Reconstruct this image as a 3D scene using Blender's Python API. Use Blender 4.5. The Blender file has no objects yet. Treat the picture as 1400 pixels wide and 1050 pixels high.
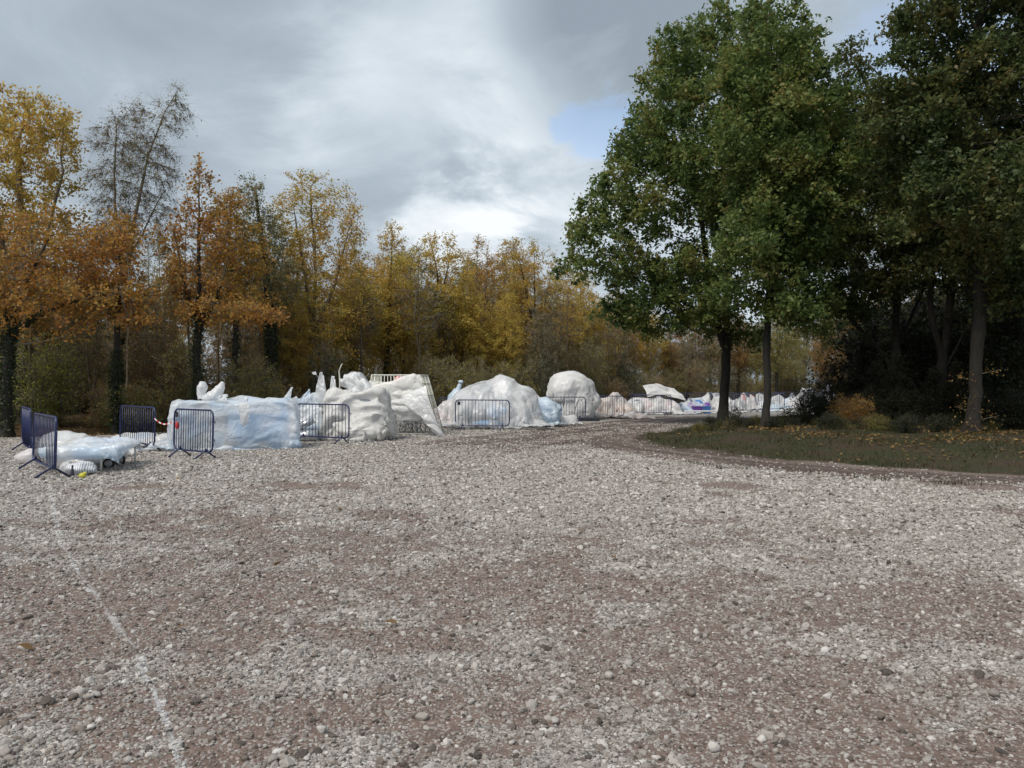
import bpy, math, random
import numpy as np
from mathutils import Vector

# ------------------------------------------------------------------ camera, world, sun
S = bpy.context.scene
C = S.collection
F = 1051.0          # focal length in photo pixels (1400 wide)
EYE = 1.65
HZ = 524.0
cam = bpy.data.cameras.new('camera'); cam_o = bpy.data.objects.new('camera', cam); C.objects.link(cam_o)
cam.sensor_fit = 'HORIZONTAL'; cam.angle = 2 * math.atan(700 / F)
cam.clip_start = 0.05; cam.clip_end = 20000
cam_o.location = (0, 0, EYE); cam_o.rotation_euler = (math.radians(90.0), 0, 0)
S.camera = cam_o
S.render.resolution_x = 1024; S.render.resolution_y = 768

SUN_EL, SUN_AZ = math.radians(54), math.radians(222)
w = bpy.data.worlds.new('World'); S.world = w; w.use_nodes = True
nt = w.node_tree; nt.nodes.clear()
def N(nt, t, **kw):
    n = nt.nodes.new(t)
    for k, v in kw.items(): setattr(n, k, v)
    return n
def L(nt, a, b): nt.links.new(a, b)
def math_n(nt, op, a, b=None, c=None, clamp=False):
    n = N(nt, 'ShaderNodeMath', operation=op); n.use_clamp = clamp
    for i, v in enumerate((a, b, c)):
        if v is None: continue
        if isinstance(v, (int, float)): n.inputs[i].default_value = v
        else: L(nt, v, n.inputs[i])
    return n.outputs[0]
def ramp(nt, fac, stops, interp='LINEAR'):
    n = N(nt, 'ShaderNodeValToRGB'); n.color_ramp.interpolation = interp
    e = n.color_ramp.elements
    while len(e) < len(stops): e.new(0.5)
    for el, (p, c) in zip(e, stops):
        el.position = p
        el.color = (c, c, c, 1) if isinstance(c, (int, float)) else (*c, 1)
    L(nt, fac, n.inputs[0]); return n.outputs[0]
def mixc(nt, f, a, b, blend='MIX'):
    n = N(nt, 'ShaderNodeMix', data_type='RGBA', blend_type=blend); n.clamp_factor = True
    for sock, v in ((n.inputs[0], f), (n.inputs[6], a), (n.inputs[7], b)):
        if isinstance(v, (int, float)): sock.default_value = v
        elif isinstance(v, tuple): sock.default_value = (*v, 1)
        else: L(nt, v, sock)
    return n.outputs[2]
def noise(nt, vec, scale, detail=4, rough=0.55, dist=0.0, out=0, dims='3D'):
    n = N(nt, 'ShaderNodeTexNoise', noise_dimensions=dims)
    n.inputs['Scale'].default_value = scale; n.inputs['Detail'].default_value = detail
    n.inputs['Roughness'].default_value = rough; n.inputs['Distortion'].default_value = dist
    if vec is not None: L(nt, vec, n.inputs['Vector'])
    return n.outputs[out]
def maprange(nt, v, a, b, c=0.0, d=1.0):
    n = N(nt, 'ShaderNodeMapRange', interpolation_type='SMOOTHSTEP')
    L(nt, v, n.inputs[0])
    for i, k in enumerate((a, b, c, d)): n.inputs[i + 1].default_value = k
    return n.outputs[0]

def build_world():
    sky = N(nt, 'ShaderNodeTexSky', sky_type='NISHITA'); sky.sun_disc = False
    sky.sun_elevation = SUN_EL; sky.sun_rotation = SUN_AZ
    tc = N(nt, 'ShaderNodeTexCoord')
    nrm = N(nt, 'ShaderNodeVectorMath', operation='NORMALIZE'); L(nt, tc.outputs['Generated'], nrm.inputs[0])
    sep = N(nt, 'ShaderNodeSeparateXYZ'); L(nt, nrm.outputs[0], sep.inputs[0])
    zz = math_n(nt, 'ADD', math_n(nt, 'MAXIMUM', sep.outputs[2], 0.0), 0.22)
    comb = N(nt, 'ShaderNodeCombineXYZ')
    L(nt, math_n(nt, 'DIVIDE', sep.outputs[0], zz), comb.inputs[0])
    L(nt, math_n(nt, 'DIVIDE', sep.outputs[1], zz), comb.inputs[1])
    comb.inputs[2].default_value = 3.7
    big = noise(nt, comb.outputs[0], 0.75, 3, 0.5, 0.25)
    fine = noise(nt, comb.outputs[0], 2.1, 7, 0.58, 0.35)
    v = math_n(nt, 'ADD', math_n(nt, 'MULTIPLY', big, 0.55), math_n(nt, 'MULTIPLY', fine, 0.45))
    def blob(px, py, c0, c1, wob=0.0):
        d = Vector(((px - 700) / F, 1, (HZ - py) / F)).normalized()
        dt = N(nt, 'ShaderNodeVectorMath', operation='DOT_PRODUCT')
        L(nt, nrm.outputs[0], dt.inputs[0]); dt.inputs[1].default_value = d
        x = dt.outputs['Value']
        if wob: x = math_n(nt, 'ADD', x, math_n(nt, 'MULTIPLY', math_n(nt, 'SUBTRACT', fine, 0.5), wob))
        return maprange(nt, x, math.cos(math.radians(c0)), math.cos(math.radians(c1)))
    dark1 = blob(830, 30, 9.5, 4, 0.03)
    dark2 = blob(330, 210, 20, 3, 0.08)
    dark3 = blob(620, 330, 12, 2, 0.05)
    bright1 = blob(640, 275, 5.5, 0.5, 0.02)
    bright2 = blob(610, 60, 15, 2, 0.06)
    bright3 = blob(740, 190, 9, 1, 0.04)
    for s, b in ((-0.17, dark1), (-0.07, dark2), (-0.05, dark3), (0.12, bright1), (0.10, bright2), (0.06, bright3)):
        v = math_n(nt, 'ADD', v, math_n(nt, 'MULTIPLY', b, s))
    v = math_n(nt, 'ADD', math_n(nt, 'MULTIPLY', math_n(nt, 'SUBTRACT', v, 0.5), 1.3), 0.5)
    cloud = ramp(nt, v, [(0.28, (0.215, 0.255, 0.300)), (0.45, (0.305, 0.358, 0.408)), (0.56, (0.415, 0.470, 0.520)), (0.68, (0.545, 0.592, 0.632)), (0.80, (0.67, 0.695, 0.715))])
    sc = N(nt, 'ShaderNodeVectorMath', operation='SCALE'); L(nt, cloud, sc.inputs[0]); sc.inputs[3].default_value = 9.6
    # thin gap with blue showing, plus smaller gaps where the noise is thinnest
    hole = math_n(nt, 'MULTIPLY', blob(808, 172, 3.4, 0.2, 0.022), 0.5)
    hole2 = math_n(nt, 'MULTIPLY', blob(1285, 95, 7.5, 2.0, 0.03), 0.4)
    gaps = maprange(nt, noise(nt, comb.outputs[0], 1.3, 4, 0.5, 0.3), 0.70, 0.80)
    gap = math_n(nt, 'MAXIMUM', math_n(nt, 'MAXIMUM', hole, hole2), math_n(nt, 'MULTIPLY', gaps, 0.6))
    blue = N(nt, 'ShaderNodeVectorMath', operation='SCALE'); L(nt, sky.outputs[0], blue.inputs[0]); blue.inputs[3].default_value = 1.5
    col = mixc(nt, gap, sc.outputs[0], blue.outputs[0])
    bg = N(nt, 'ShaderNodeBackground'); L(nt, col, bg.inputs[0]); bg.inputs[1].default_value = 0.1
    out = N(nt, 'ShaderNodeOutputWorld'); L(nt, bg.outputs[0], out.inputs[0])
build_world()

sun = bpy.data.lights.new('sun', 'SUN'); sun.energy = 2.2; sun.angle = math.radians(24); sun.color = (1.0, 0.93, 0.84)
sun_o = bpy.data.objects.new('sun', sun); C.objects.link(sun_o); sun_o.location = (0, -20, 60)
sdir = Vector((math.sin(SUN_AZ) * math.cos(SUN_EL), math.cos(SUN_AZ) * math.cos(SUN_EL), math.sin(SUN_EL)))
sun_o.rotation_euler = sdir.to_track_quat('Z', 'Y').to_euler()
S.view_settings.view_transform = 'Standard'; S.view_settings.look = 'None'
S.view_settings.exposure = 0.6; S.view_settings.gamma = 1.0; S.view_settings.use_curve_mapping = False

# ------------------------------------------------------------------ helpers
rng = np.random.default_rng(7)
def GP(px, py):      # photo pixel on flat ground -> (x, y)
    d = F * EYE / (py - HZ); return ((px - 700) / F * d, d)
def WP(px, py, d):   # photo pixel at a distance -> point
    return np.array(((px - 700) / F * d, d, EYE + (HZ - py) / F * d))
def mesh_np(name, V, faces):
    """faces: list of int arrays (n,3) / (n,4)"""
    me = bpy.data.meshes.new(name)
    V = np.asarray(V, dtype=np.float32).reshape(-1, 3)
    faces = [np.asarray(f, dtype=np.int32) for f in faces if len(f)]
    tot = np.concatenate([np.full(len(f), f.shape[1], dtype=np.int32) for f in faces])
    loops = np.concatenate([f.ravel() for f in faces])
    starts = np.concatenate(([0], np.cumsum(tot)[:-1])).astype(np.int32)
    me.vertices.add(len(V)); me.vertices.foreach_set('co', V.ravel())
    me.loops.add(len(loops)); me.loops.foreach_set('vertex_index', loops)
    me.polygons.add(len(tot)); me.polygons.foreach_set('loop_start', starts)
    me.update(calc_edges=True); me.validate()
    return me
def smooth(me, on=True):
    me.polygons.foreach_set('use_smooth', np.full(len(me.polygons), on)); return me
def obj(name, me, mat=None, parent=None, loc=None, rot=None, label=None):
    o = bpy.data.objects.new(name, me); C.objects.link(o)
    if mat is not None and len(me.materials) == 0: me.materials.append(mat)
    if parent is not None: o.parent = parent
    if loc is not None: o.location = loc
    if rot is not None: o.rotation_euler = rot
    if label: o['label'] = label
    return o
def tag(o, label, cat, group=None):
    o['label'] = label; o['category'] = cat
    if group: o['group'] = group
    return o
def thing(name, label, cat, loc=(0, 0, 0), rz=0.0, group=None):
    o = bpy.data.objects.new(name, None); C.objects.link(o)
    o.empty_display_size = 0.3
    o.location = loc; o.rotation_euler = (0, 0, rz)
    return tag(o, label, cat, group)
def norm(v): return v / np.maximum(np.linalg.norm(v, axis=-1, keepdims=True), 1e-9)

# numpy value noise
_tab = np.random.default_rng(99).random((256, 256))
def vnoise(x, y):
    xi = np.floor(x).astype(int); yi = np.floor(y).astype(int)
    fx = x - xi; fy = y - yi
    fx = fx * fx * (3 - 2 * fx); fy = fy * fy * (3 - 2 * fy)
    t = lambda a, b: _tab[a & 255, b & 255]
    return (t(xi, yi) * (1 - fx) + t(xi + 1, yi) * fx) * (1 - fy) + (t(xi, yi + 1) * (1 - fx) + t(xi + 1, yi + 1) * fx) * fy
def fbm(x, y, o=4):
    s = 0; a = 0.5; t = 0
    for k in range(o):
        s = s + a * vnoise(x * 2 ** k + 17.3 * k, y * 2 ** k - 9.1 * k); t += a; a *= 0.55
    return s / t
def sstep(x, a, b):
    t = np.clip((x - a) / (b - a), 0, 1); return t * t * (3 - 2 * t)

# tubes
def tube(path, rad, k=8, closed=False):
    P = np.asarray(path, float); n = len(P)
    rad = np.broadcast_to(np.asarray(rad, float), (n,))
    if closed: T = np.roll(P, -1, 0) - np.roll(P, 1, 0)
    else: T = np.gradient(P, axis=0)
    T = norm(T)
    ref = np.array((0.12, 0.2, 0.97)) if abs(T[:, 2]).mean() < 0.7 else np.array((0.97, 0.2, 0.12))
    A = norm(np.cross(T, ref)); B = np.cross(T, A)
    an = np.linspace(0, 2 * np.pi, k, endpoint=False)
    V = P[:, None] + rad[:, None, None] * (A[:, None] * np.cos(an)[None, :, None] + B[:, None] * np.sin(an)[None, :, None])
    idx = np.arange(n * k).reshape(n, k)
    m = n if closed else n - 1
    a = idx[np.arange(m)]; b = idx[(np.arange(m) + 1) % n]
    f = np.stack([a, np.roll(a, -1, 1), np.roll(b, -1, 1), b], -1).reshape(-1, 4)
    V = V.reshape(-1, 3)
    faces = [f]
    if not closed:
        V = np.vstack([V, P[:1], P[-1:]])
        c0 = n * k; c1 = c0 + 1
        t0 = np.stack([np.roll(idx[0], -1), idx[0], np.full(k, c0)], -1)
        t1 = np.stack([idx[-1], np.roll(idx[-1], -1), np.full(k, c1)], -1)
        faces.append(np.vstack([t0, t1]))
    return V, faces
def join(parts):
    Vs = []; Fs = {}; off = 0
    for V, faces in parts:
        Vs.append(V)
        for f in faces:
            if len(f): Fs.setdefault(f.shape[1], []).append(np.asarray(f) + off)
        off += len(V)
    return np.vstack(Vs), [np.vstack(v) for v in Fs.values()]
def tmesh(name, parts, sm=True):
    V, f = join(parts); return smooth(mesh_np(name, V, f), sm)
def box_part(c, h, rz=0, bev=0.0, taper=1.0):
    """bevelled box as (V, faces)"""
    c = np.asarray(c, float); hx, hy, hz = h; b = min(bev, hx * .9, hy * .9, hz * .9)
    rings = []
    def ring(z, i, t=1.0):
        x, y = (hx * t) - i, (hy * t) - i; q = b if i < b else 0
        x0, y0 = hx * t, hy * t
        if b > 0:
            e = b
            pts = [(x0 - e, -y0 + i), (x0 - i, -y0 + e), (x0 - i, y0 - e), (x0 - e, y0 - i), (-x0 + e, y0 - i), (-x0 + i, y0 - e), (-x0 + i, -y0 + e), (-x0 + e, -y0 + i)]
        else:
            pts = [(x0, -y0), (x0, y0), (-x0, y0), (-x0, -y0)]
        return [(px, py, z) for px, py in pts]
    if b > 0: rings = [ring(-hz, b * .999), ring(-hz + b, 0), ring(hz - b, 0, taper), ring(hz, b * .999, taper)]
    else: rings = [ring(-hz, 0), ring(hz, 0, taper)]
    k = len(rings[0]); V = np.array(rings).reshape(-1, 3)
    idx = np.arange(len(V)).reshape(-1, k); f = []
    for a, bb in zip(idx[:-1], idx[1:]):
        f.append(np.stack([a, np.roll(a, -1), np.roll(bb, -1), bb], -1))
    V = np.vstack([V, [(0, 0, -hz), (0, 0, hz)]]); n = len(V)
    t = [np.stack([np.roll(idx[0], -1), idx[0], np.full(k, n - 2)], -1), np.stack([idx[-1], np.roll(idx[-1], -1), np.full(k, n - 1)], -1)]
    cs, sn = math.cos(rz), math.sin(rz)
    V = V @ np.array(((cs, sn, 0), (-sn, cs, 0), (0, 0, 1))) + c
    return V, [np.vstack(f), np.vstack(t)]
def blob_part(c, r, rz=0, lump=0.12, seed=0, nu=20, nv=12):
    c = np.asarray(c, float)
    u = np.linspace(0, 2 * np.pi, nu, endpoint=False); v = np.linspace(0.04, np.pi - 0.04, nv)
    U, W = np.meshgrid(u, v)
    d = np.stack([np.cos(U) * np.sin(W), np.sin(U) * np.sin(W), np.cos(W)], -1)
    rr = 1 + lump * (fbm(d[..., 0] * 2.1 + seed * 3.7 + 20, d[..., 1] * 2.1 + d[..., 2] * 1.7 + 20) - 0.5) * 2
    V = (d * rr[..., None] * np.asarray(r)).reshape(-1, 3)
    idx = np.arange(nu * nv).reshape(nv, nu)
    a, b = idx[:-1], idx[1:]
    f = np.stack([a, b, np.roll(b, -1, 1), np.roll(a, -1, 1)], -1).reshape(-1, 4)
    caps = []
    for row, flip in ((idx[0], 0), (idx[-1], 1)):
        V = np.vstack([V, V[row].mean(0)]); ci = len(V) - 1
        t = np.stack([row, np.roll(row, -1), np.full(nu, ci)], -1); caps.append(t[:, ::-1] if flip else t)
    cs, sn = math.cos(rz), math.sin(rz)
    V = V @ np.array(((cs, sn, 0), (-sn, cs, 0), (0, 0, 1))) + c
    return V, [f, np.vstack(caps)]

# ------------------------------------------------------------------ materials
def mat_new(name):
    m = bpy.data.materials.new(name); m.use_nodes = True
    t = m.node_tree; t.nodes.clear()
    out = N(t, 'ShaderNodeOutputMaterial'); return m, t, out
def simple(name, col, rough=0.5, var=0.15, scale=6, metal=0.0, bump=0.0, bscale=40, coat=0):
    m, t, out = mat_new(name)
    p = N(t, 'ShaderNodeBsdfPrincipled'); tc = N(t, 'ShaderNodeTexCoord')
    n = noise(t, tc.outputs['Object'], scale, 5, 0.6)
    f = ramp(t, n, [(0.3, 1 - var), (0.7, 1 + var * .5)])
    c = mixc(t, 1.0, col, f, 'MULTIPLY'); L(t, c, p.inputs['Base Color'])
    p.inputs['Roughness'].default_value = rough; p.inputs['Metallic'].default_value = metal
    if bump:
        b = N(t, 'ShaderNodeBump'); b.inputs['Strength'].default_value = bump; b.inputs['Distance'].default_value = 0.02
        L(t, noise(t, tc.outputs['Object'], bscale, 4, 0.6), b.inputs['Height']); L(t, b.outputs[0], p.inputs['Normal'])
    L(t, p.outputs[0], out.inputs[0]); return m
def leaf_mat(name, cols, trans=0.35, nscale=0.45, rnd=0.55, rough=0.5):
    """cols: 4-5 colours along a ramp chosen by clump noise + a random value per leaf"""
    m, t, out = mat_new(name)
    tc = N(t, 'ShaderNodeTexCoord'); geo = N(t, 'ShaderNodeNewGeometry'); oi = N(t, 'ShaderNodeObjectInfo')
    ad = N(t, 'ShaderNodeVectorMath', operation='ADD'); L(t, tc.outputs['Object'], ad.inputs[0])
    cm = N(t, 'ShaderNodeCombineXYZ'); L(t, math_n(t, 'MULTIPLY', oi.outputs['Random'], 50.0), cm.inputs[0]); L(t, cm.outputs[0], ad.inputs[1])
    n = maprange(t, noise(t, ad.outputs[0], nscale, 4, 0.6), 0.28, 0.72)
    r = geo.outputs['Random Per Island']
    v = math_n(t, 'ADD', math_n(t, 'MULTIPLY', n, 1 - rnd), math_n(t, 'MULTIPLY', r, rnd))
    k = len(cols) - 1
    c = ramp(t, v, [(0.15 + 0.7 * i / k, cc) for i, cc in enumerate(cols)])
    p = N(t, 'ShaderNodeBsdfPrincipled'); L(t, c, p.inputs['Base Color'])
    p.inputs['Roughness'].default_value = rough; p.inputs['Specular IOR Level'].default_value = 0.35
    tr = N(t, 'ShaderNodeBsdfTranslucent'); L(t, c, tr.inputs[0])
    mx = N(t, 'ShaderNodeMixShader'); mx.inputs[0].default_value = trans
    L(t, p.outputs[0], mx.inputs[1]); L(t, tr.outputs[0], mx.inputs[2]); L(t, mx.outputs[0], out.inputs[0])
    return m
def bark_mat(name, c0, c1, stretch=0.25):
    m, t, out = mat_new(name)
    tc = N(t, 'ShaderNodeTexCoord'); mp = N(t, 'ShaderNodeMapping'); mp.inputs['Scale'].default_value = (1, 1, stretch)
    L(t, tc.outputs['Object'], mp.inputs[0])
    n = noise(t, mp.outputs[0], 14, 6, 0.65, 0.4); n2 = noise(t, tc.outputs['Object'], 1.3, 3)
    c = ramp(t, n, [(0.3, c0), (0.68, c1)])
    c = mixc(t, maprange(t, n2, 0.5, 0.75), c, tuple(np.array(c1) * np.array((0.75, 0.95, 0.6))))
    p = N(t, 'ShaderNodeBsdfPrincipled'); L(t, c, p.inputs['Base Color']); p.inputs['Roughness'].default_value = 0.9
    b = N(t, 'ShaderNodeBump'); b.inputs['Strength'].default_value = 0.9; b.inputs['Distance'].default_value = 0.03
    L(t, n, b.inputs['Height']); L(t, b.outputs[0], p.inputs['Normal']); L(t, p.outputs[0], out.inputs[0])
    return m
def plastic(name, tint=(0.80, 0.815, 0.83), clear=0.18, trans=0.32, dirt=0.12, rough=0.24, under=None, under_scale=1.6, under_amt=0.6):
    """white wrapping sheet: partly see-through, lets light through, creased and a little grubby"""
    m, t, out = mat_new(name)
    tc = N(t, 'ShaderNodeTexCoord')
    n1 = noise(t, tc.outputs['Object'], 1.7, 5, 0.6, 0.3); n2 = noise(t, tc.outputs['Object'], 9, 6, 0.65, 1.2)
    c = mixc(t, math_n(t, 'MULTIPLY', maprange(t, n1, 0.5, 0.78), dirt * 4), tint, (0.50, 0.47, 0.43))
    if under: c = mixc(t, math_n(t, 'MULTIPLY', maprange(t, noise(t, tc.outputs['Object'], under_scale, 3, 0.5, 0.4), 0.45, 0.62), under_amt), c, under)
    p = N(t, 'ShaderNodeBsdfPrincipled'); L(t, c, p.inputs['Base Color']); p.inputs['Roughness'].default_value = rough
    b = N(t, 'ShaderNodeBump'); b.inputs['Strength'].default_value = 0.8; b.inputs['Distance'].default_value = 0.04
    vo = N(t, 'ShaderNodeTexVoronoi', feature='DISTANCE_TO_EDGE'); vo.inputs['Scale'].default_value = 3.4
    dv = N(t, 'ShaderNodeVectorMath', operation='ADD'); L(t, tc.outputs['Object'], dv.inputs[0])
    sv_ = N(t, 'ShaderNodeVectorMath', operation='SCALE'); L(t, noise(t, tc.outputs['Object'], 2.5, 3, .6, 0, 1), sv_.inputs[0]); sv_.inputs[3].default_value = .5
    L(t, sv_.outputs[0], dv.inputs[1]); L(t, dv.outputs[0], vo.inputs['Vector'])
    L(t, math_n(t, 'ADD', math_n(t, 'MULTIPLY', n2, .10), math_n(t, 'MULTIPLY', math_n(t, 'MINIMUM', vo.outputs['Distance'], .2), 1.3)), b.inputs['Height']); L(t, b.outputs[0], p.inputs['Normal'])
    tr = N(t, 'ShaderNodeBsdfTranslucent'); L(t, c, tr.inputs[0])
    mx = N(t, 'ShaderNodeMixShader'); mx.inputs[0].default_value = trans; L(t, p.outputs[0], mx.inputs[1]); L(t, tr.outputs[0], mx.inputs[2])
    cl = N(t, 'ShaderNodeBsdfTransparent')
    m2 = N(t, 'ShaderNodeMixShader'); L(t, math_n(t, 'MULTIPLY', maprange(t, n1, 0.3, 0.6, 1.4, 0.6), clear), m2.inputs[0])
    L(t, mx.outputs[0], m2.inputs[1]); L(t, cl.outputs[0], m2.inputs[2]); L(t, m2.outputs[0], out.inputs[0])
    return m
M = {}
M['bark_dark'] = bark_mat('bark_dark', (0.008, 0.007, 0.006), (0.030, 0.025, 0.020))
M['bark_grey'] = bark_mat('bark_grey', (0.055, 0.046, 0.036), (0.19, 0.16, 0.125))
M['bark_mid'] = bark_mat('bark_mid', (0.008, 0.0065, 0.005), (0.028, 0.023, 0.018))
M['bark_birch'] = bark_mat('bark_birch', (0.07, 0.06, 0.05), (0.26, 0.23, 0.195), 0.6)
M['twig'] = bark_mat('twig', (0.09, 0.076, 0.055), (0.21, 0.175, 0.125))
M['twig_dark'] = bark_mat('twig_dark', (0.018, 0.015, 0.011), (0.05, 0.042, 0.03))
M['oak_green'] = leaf_mat('oak_green', [(0.055, 0.095, 0.032), (0.095, 0.15, 0.045), (0.145, 0.205, 0.058), (0.19, 0.225, 0.062), (0.23, 0.2, 0.06)], 0.48, 0.7, 0.45)
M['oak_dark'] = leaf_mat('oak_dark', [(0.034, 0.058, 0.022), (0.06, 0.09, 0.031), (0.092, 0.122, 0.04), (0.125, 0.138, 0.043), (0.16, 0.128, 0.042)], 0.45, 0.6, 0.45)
M['gold'] = leaf_mat('gold', [(0.32, 0.28, 0.07), (0.49, 0.38, 0.085), (0.59, 0.42, 0.09), (0.52, 0.32, 0.075), (0.38, 0.21, 0.06)], 0.5, 0.4)
M['gold_brown'] = leaf_mat('gold_brown', [(0.2755, 0.2392, 0.058), (0.4495, 0.3045, 0.0653), (0.5365, 0.3262, 0.0653), (0.4785, 0.2465, 0.058), (0.3335, 0.1812, 0.0508)], 0.5, 0.45)
M['yellow'] = leaf_mat('yellow', [(0.32, 0.31, 0.075), (0.52, 0.42, 0.09), (0.66, 0.48, 0.095), (0.56, 0.36, 0.08), (0.4, 0.26, 0.07)], 0.5, 0.4)
M['rust'] = leaf_mat('rust', [(0.3, 0.21, 0.055), (0.4, 0.25, 0.055), (0.45, 0.24, 0.05), (0.42, 0.19, 0.045), (0.3, 0.13, 0.04)], 0.5, 0.5)
M['red'] = leaf_mat('red', [(0.25, 0.07, 0.03), (0.34, 0.08, 0.03), (0.36, 0.10, 0.035), (0.26, 0.05, 0.025)], 0.4, 0.7)
M['birch_leaf'] = leaf_mat('birch_leaf', [(0.156, 0.156, 0.0585), (0.234, 0.208, 0.0715), (0.286, 0.221, 0.0715), (0.312, 0.182, 0.065)], 0.45, 0.5)
M['poplar_leaf'] = leaf_mat('poplar_leaf', [(0.14, 0.168, 0.084), (0.224, 0.231, 0.112), (0.28, 0.259, 0.126), (0.28, 0.203, 0.084)], 0.45, 0.6)
M['olive'] = leaf_mat('olive', [(0.1305, 0.145, 0.0493), (0.2102, 0.2175, 0.0667), (0.29, 0.2755, 0.0783), (0.3625, 0.2755, 0.0841), (0.3045, 0.1885, 0.0696)], 0.45, 0.8)
M['brownleaf'] = leaf_mat('brownleaf', [(0.145, 0.1232, 0.0493), (0.232, 0.174, 0.0609), (0.319, 0.2102, 0.0696), (0.3625, 0.1958, 0.0667), (0.2465, 0.1377, 0.058)], 0.45, 0.8)
M['pale_green'] = leaf_mat('pale_green', [(0.21, 0.266, 0.056), (0.308, 0.364, 0.07), (0.406, 0.42, 0.084), (0.476, 0.392, 0.084)], 0.5, 0.8)
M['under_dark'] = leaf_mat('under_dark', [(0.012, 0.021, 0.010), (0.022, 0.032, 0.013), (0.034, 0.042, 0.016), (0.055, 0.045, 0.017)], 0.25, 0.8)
M['ivy'] = leaf_mat('ivy', [(0.0168, 0.0288, 0.0144), (0.0264, 0.0432, 0.018), (0.0408, 0.06, 0.0216), (0.06, 0.0696, 0.024)], 0.25, 0.9)
M['litter'] = leaf_mat('litter', [(0.08, 0.048, 0.022), (0.14, 0.08, 0.032), (0.20, 0.118, 0.042), (0.27, 0.18, 0.05)], 0.2, 0.9)
M['grass'] = leaf_mat('grass', [(0.03, 0.038, 0.014), (0.045, 0.054, 0.018), (0.06, 0.066, 0.023), (0.1, 0.08, 0.034)], 0.3, 0.5)
M['navy'] = simple('navy_steel', (0.013, 0.021, 0.085), 0.38, 0.3, 9)
M['black_plate'] = simple('black_plate', (0.012, 0.012, 0.016), 0.5)
M['white_plate'] = simple('white_plate', (0.72, 0.72, 0.74), 0.5)
M['white_steel'] = simple('white_steel', (0.66, 0.66, 0.64), 0.4, 0.2, 12)
M['cream_wire'] = simple('cream_wire', (0.62, 0.62, 0.55), 0.4, 0.2, 12)
M['silver'] = simple('silver_foil', (0.55, 0.58, 0.62), 0.3, 0.3, 8, 0.7, 0.6, 14)
M['rubber'] = simple('rubber', (0.015, 0.015, 0.016), 0.7)
M['hub'] = simple('hub_grey', (0.35, 0.35, 0.36), 0.4)
M['pallet'] = simple('dark_pallet', (0.022, 0.028, 0.040), 0.6)
M['blue_in'] = simple('pale_blue_fabric', (0.20, 0.42, 0.72), 0.6, 0.25, 3)
M['blue_deep'] = simple('blue_panel', (0.05, 0.16, 0.42), 0.5)
M['purple_in'] = simple('purple_panel', (0.13, 0.05, 0.27), 0.5)
M['pink_in'] = simple('pink_fabric', (0.62, 0.30, 0.30), 0.7, 0.3, 5)
M['peach_in'] = simple('peach_fabric', (0.72, 0.56, 0.48), 0.7, 0.25, 4)
M['orange_in'] = simple('orange_panel', (0.55, 0.13, 0.03), 0.6)
M['grey_in'] = simple('grey_contents', (0.20, 0.22, 0.26), 0.6, 0.5, 2.2)
M['yellow_in'] = simple('yellow_toy', (0.60, 0.55, 0.05), 0.5)
M['dark_in'] = simple('dark_contents', (0.03, 0.035, 0.06), 0.6)
M['sheet'] = plastic('white_sheet', (0.88, 0.89, 0.90), clear=0.26, dirt=0.05)
M['sheet_clear'] = plastic('clear_white_sheet', tint=(0.87, 0.885, 0.90), clear=0.48, dirt=0.03)
M['sheet_grey'] = plastic('grey_white_sheet', (0.84, 0.835, 0.815), clear=0.14, dirt=0.08, rough=0.4)
M['sheet_blue'] = plastic('blue_white_sheet', (0.84, 0.88, 0.92), clear=0.30, dirt=0.03, under=(0.50, 0.67, 0.86))
M['sheet_ice'] = plastic('ice_blue_sheet', (0.70, 0.81, 0.91), clear=0.16, dirt=0.03, rough=0.25)
M['sheet_pink'] = plastic('pinkish_sheet', (0.87, 0.85, 0.86), clear=0.34, dirt=0.03, under=(0.82, 0.66, 0.64), under_amt=0.4)
M['sheet_peach'] = plastic('peach_sheet', (0.87, 0.83, 0.81), clear=0.30, dirt=0.03, under=(0.82, 0.64, 0.54), under_amt=0.4)

# striped tape / striped bag
def striped(name, ca, cb, scale, axis='X', rough=0.5):
    m, t, out = mat_new(name)
    tc = N(t, 'ShaderNodeTexCoord'); wv = N(t, 'ShaderNodeTexWave', bands_direction=axis); wv.inputs['Scale'].default_value = scale
    L(t, tc.outputs['Object'], wv.inputs['Vector'])
    c = ramp(t, wv.outputs['Fac'], [(0.45, ca), (0.55, cb)])
    p = N(t, 'ShaderNodeBsdfPrincipled'); L(t, c, p.inputs['Base Color']); p.inputs['Roughness'].default_value = rough
    L(t, p.outputs[0], out.inputs[0]); return m
M['tape'] = striped('red_white_tape', (0.75, 0.75, 0.75), (0.55, 0.03, 0.03), 1.6)
M['stripe_bag'] = striped('striped_bag', (0.74, 0.75, 0.78), (0.36, 0.38, 0.43), 8.5)

# ------------------------------------------------------------------ ground
ISLE = np.array([(3.55, 22.0), (4.2, 24.6), (5.3, 27.0), (7.7, 31.0), (10.4, 36.5), (18, 42.5), (42, 52), (70, 40), (70, -6), (24, 7.2), (14, 11.6), (9.1, 14.0), (7.2, 15.2), (5.9, 16.6), (4.8, 18.2), (3.9, 20.1)])
def poly_sd(x, y, poly):
    d = np.full(x.shape, 1e9); inside = np.zeros(x.shape, bool)
    n = len(poly)
    for i in range(n):
        a = poly[i]; b = poly[(i + 1) % n]; e = b - a
        wx = x - a[0]; wy = y - a[1]
        t = np.clip((wx * e[0] + wy * e[1]) / (e @ e), 0, 1)
        d = np.minimum(d, np.hypot(wx - t * e[0], wy - t * e[1]))
        cnd = ((a[1] <= y) & (b[1] > y)) | ((b[1] <= y) & (a[1] > y))
        xs = a[0] + (y - a[1]) / (b[1] - a[1] + 1e-12) * e[0]
        inside ^= cnd & (x < xs)
    return np.where(inside, -d, d)
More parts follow.
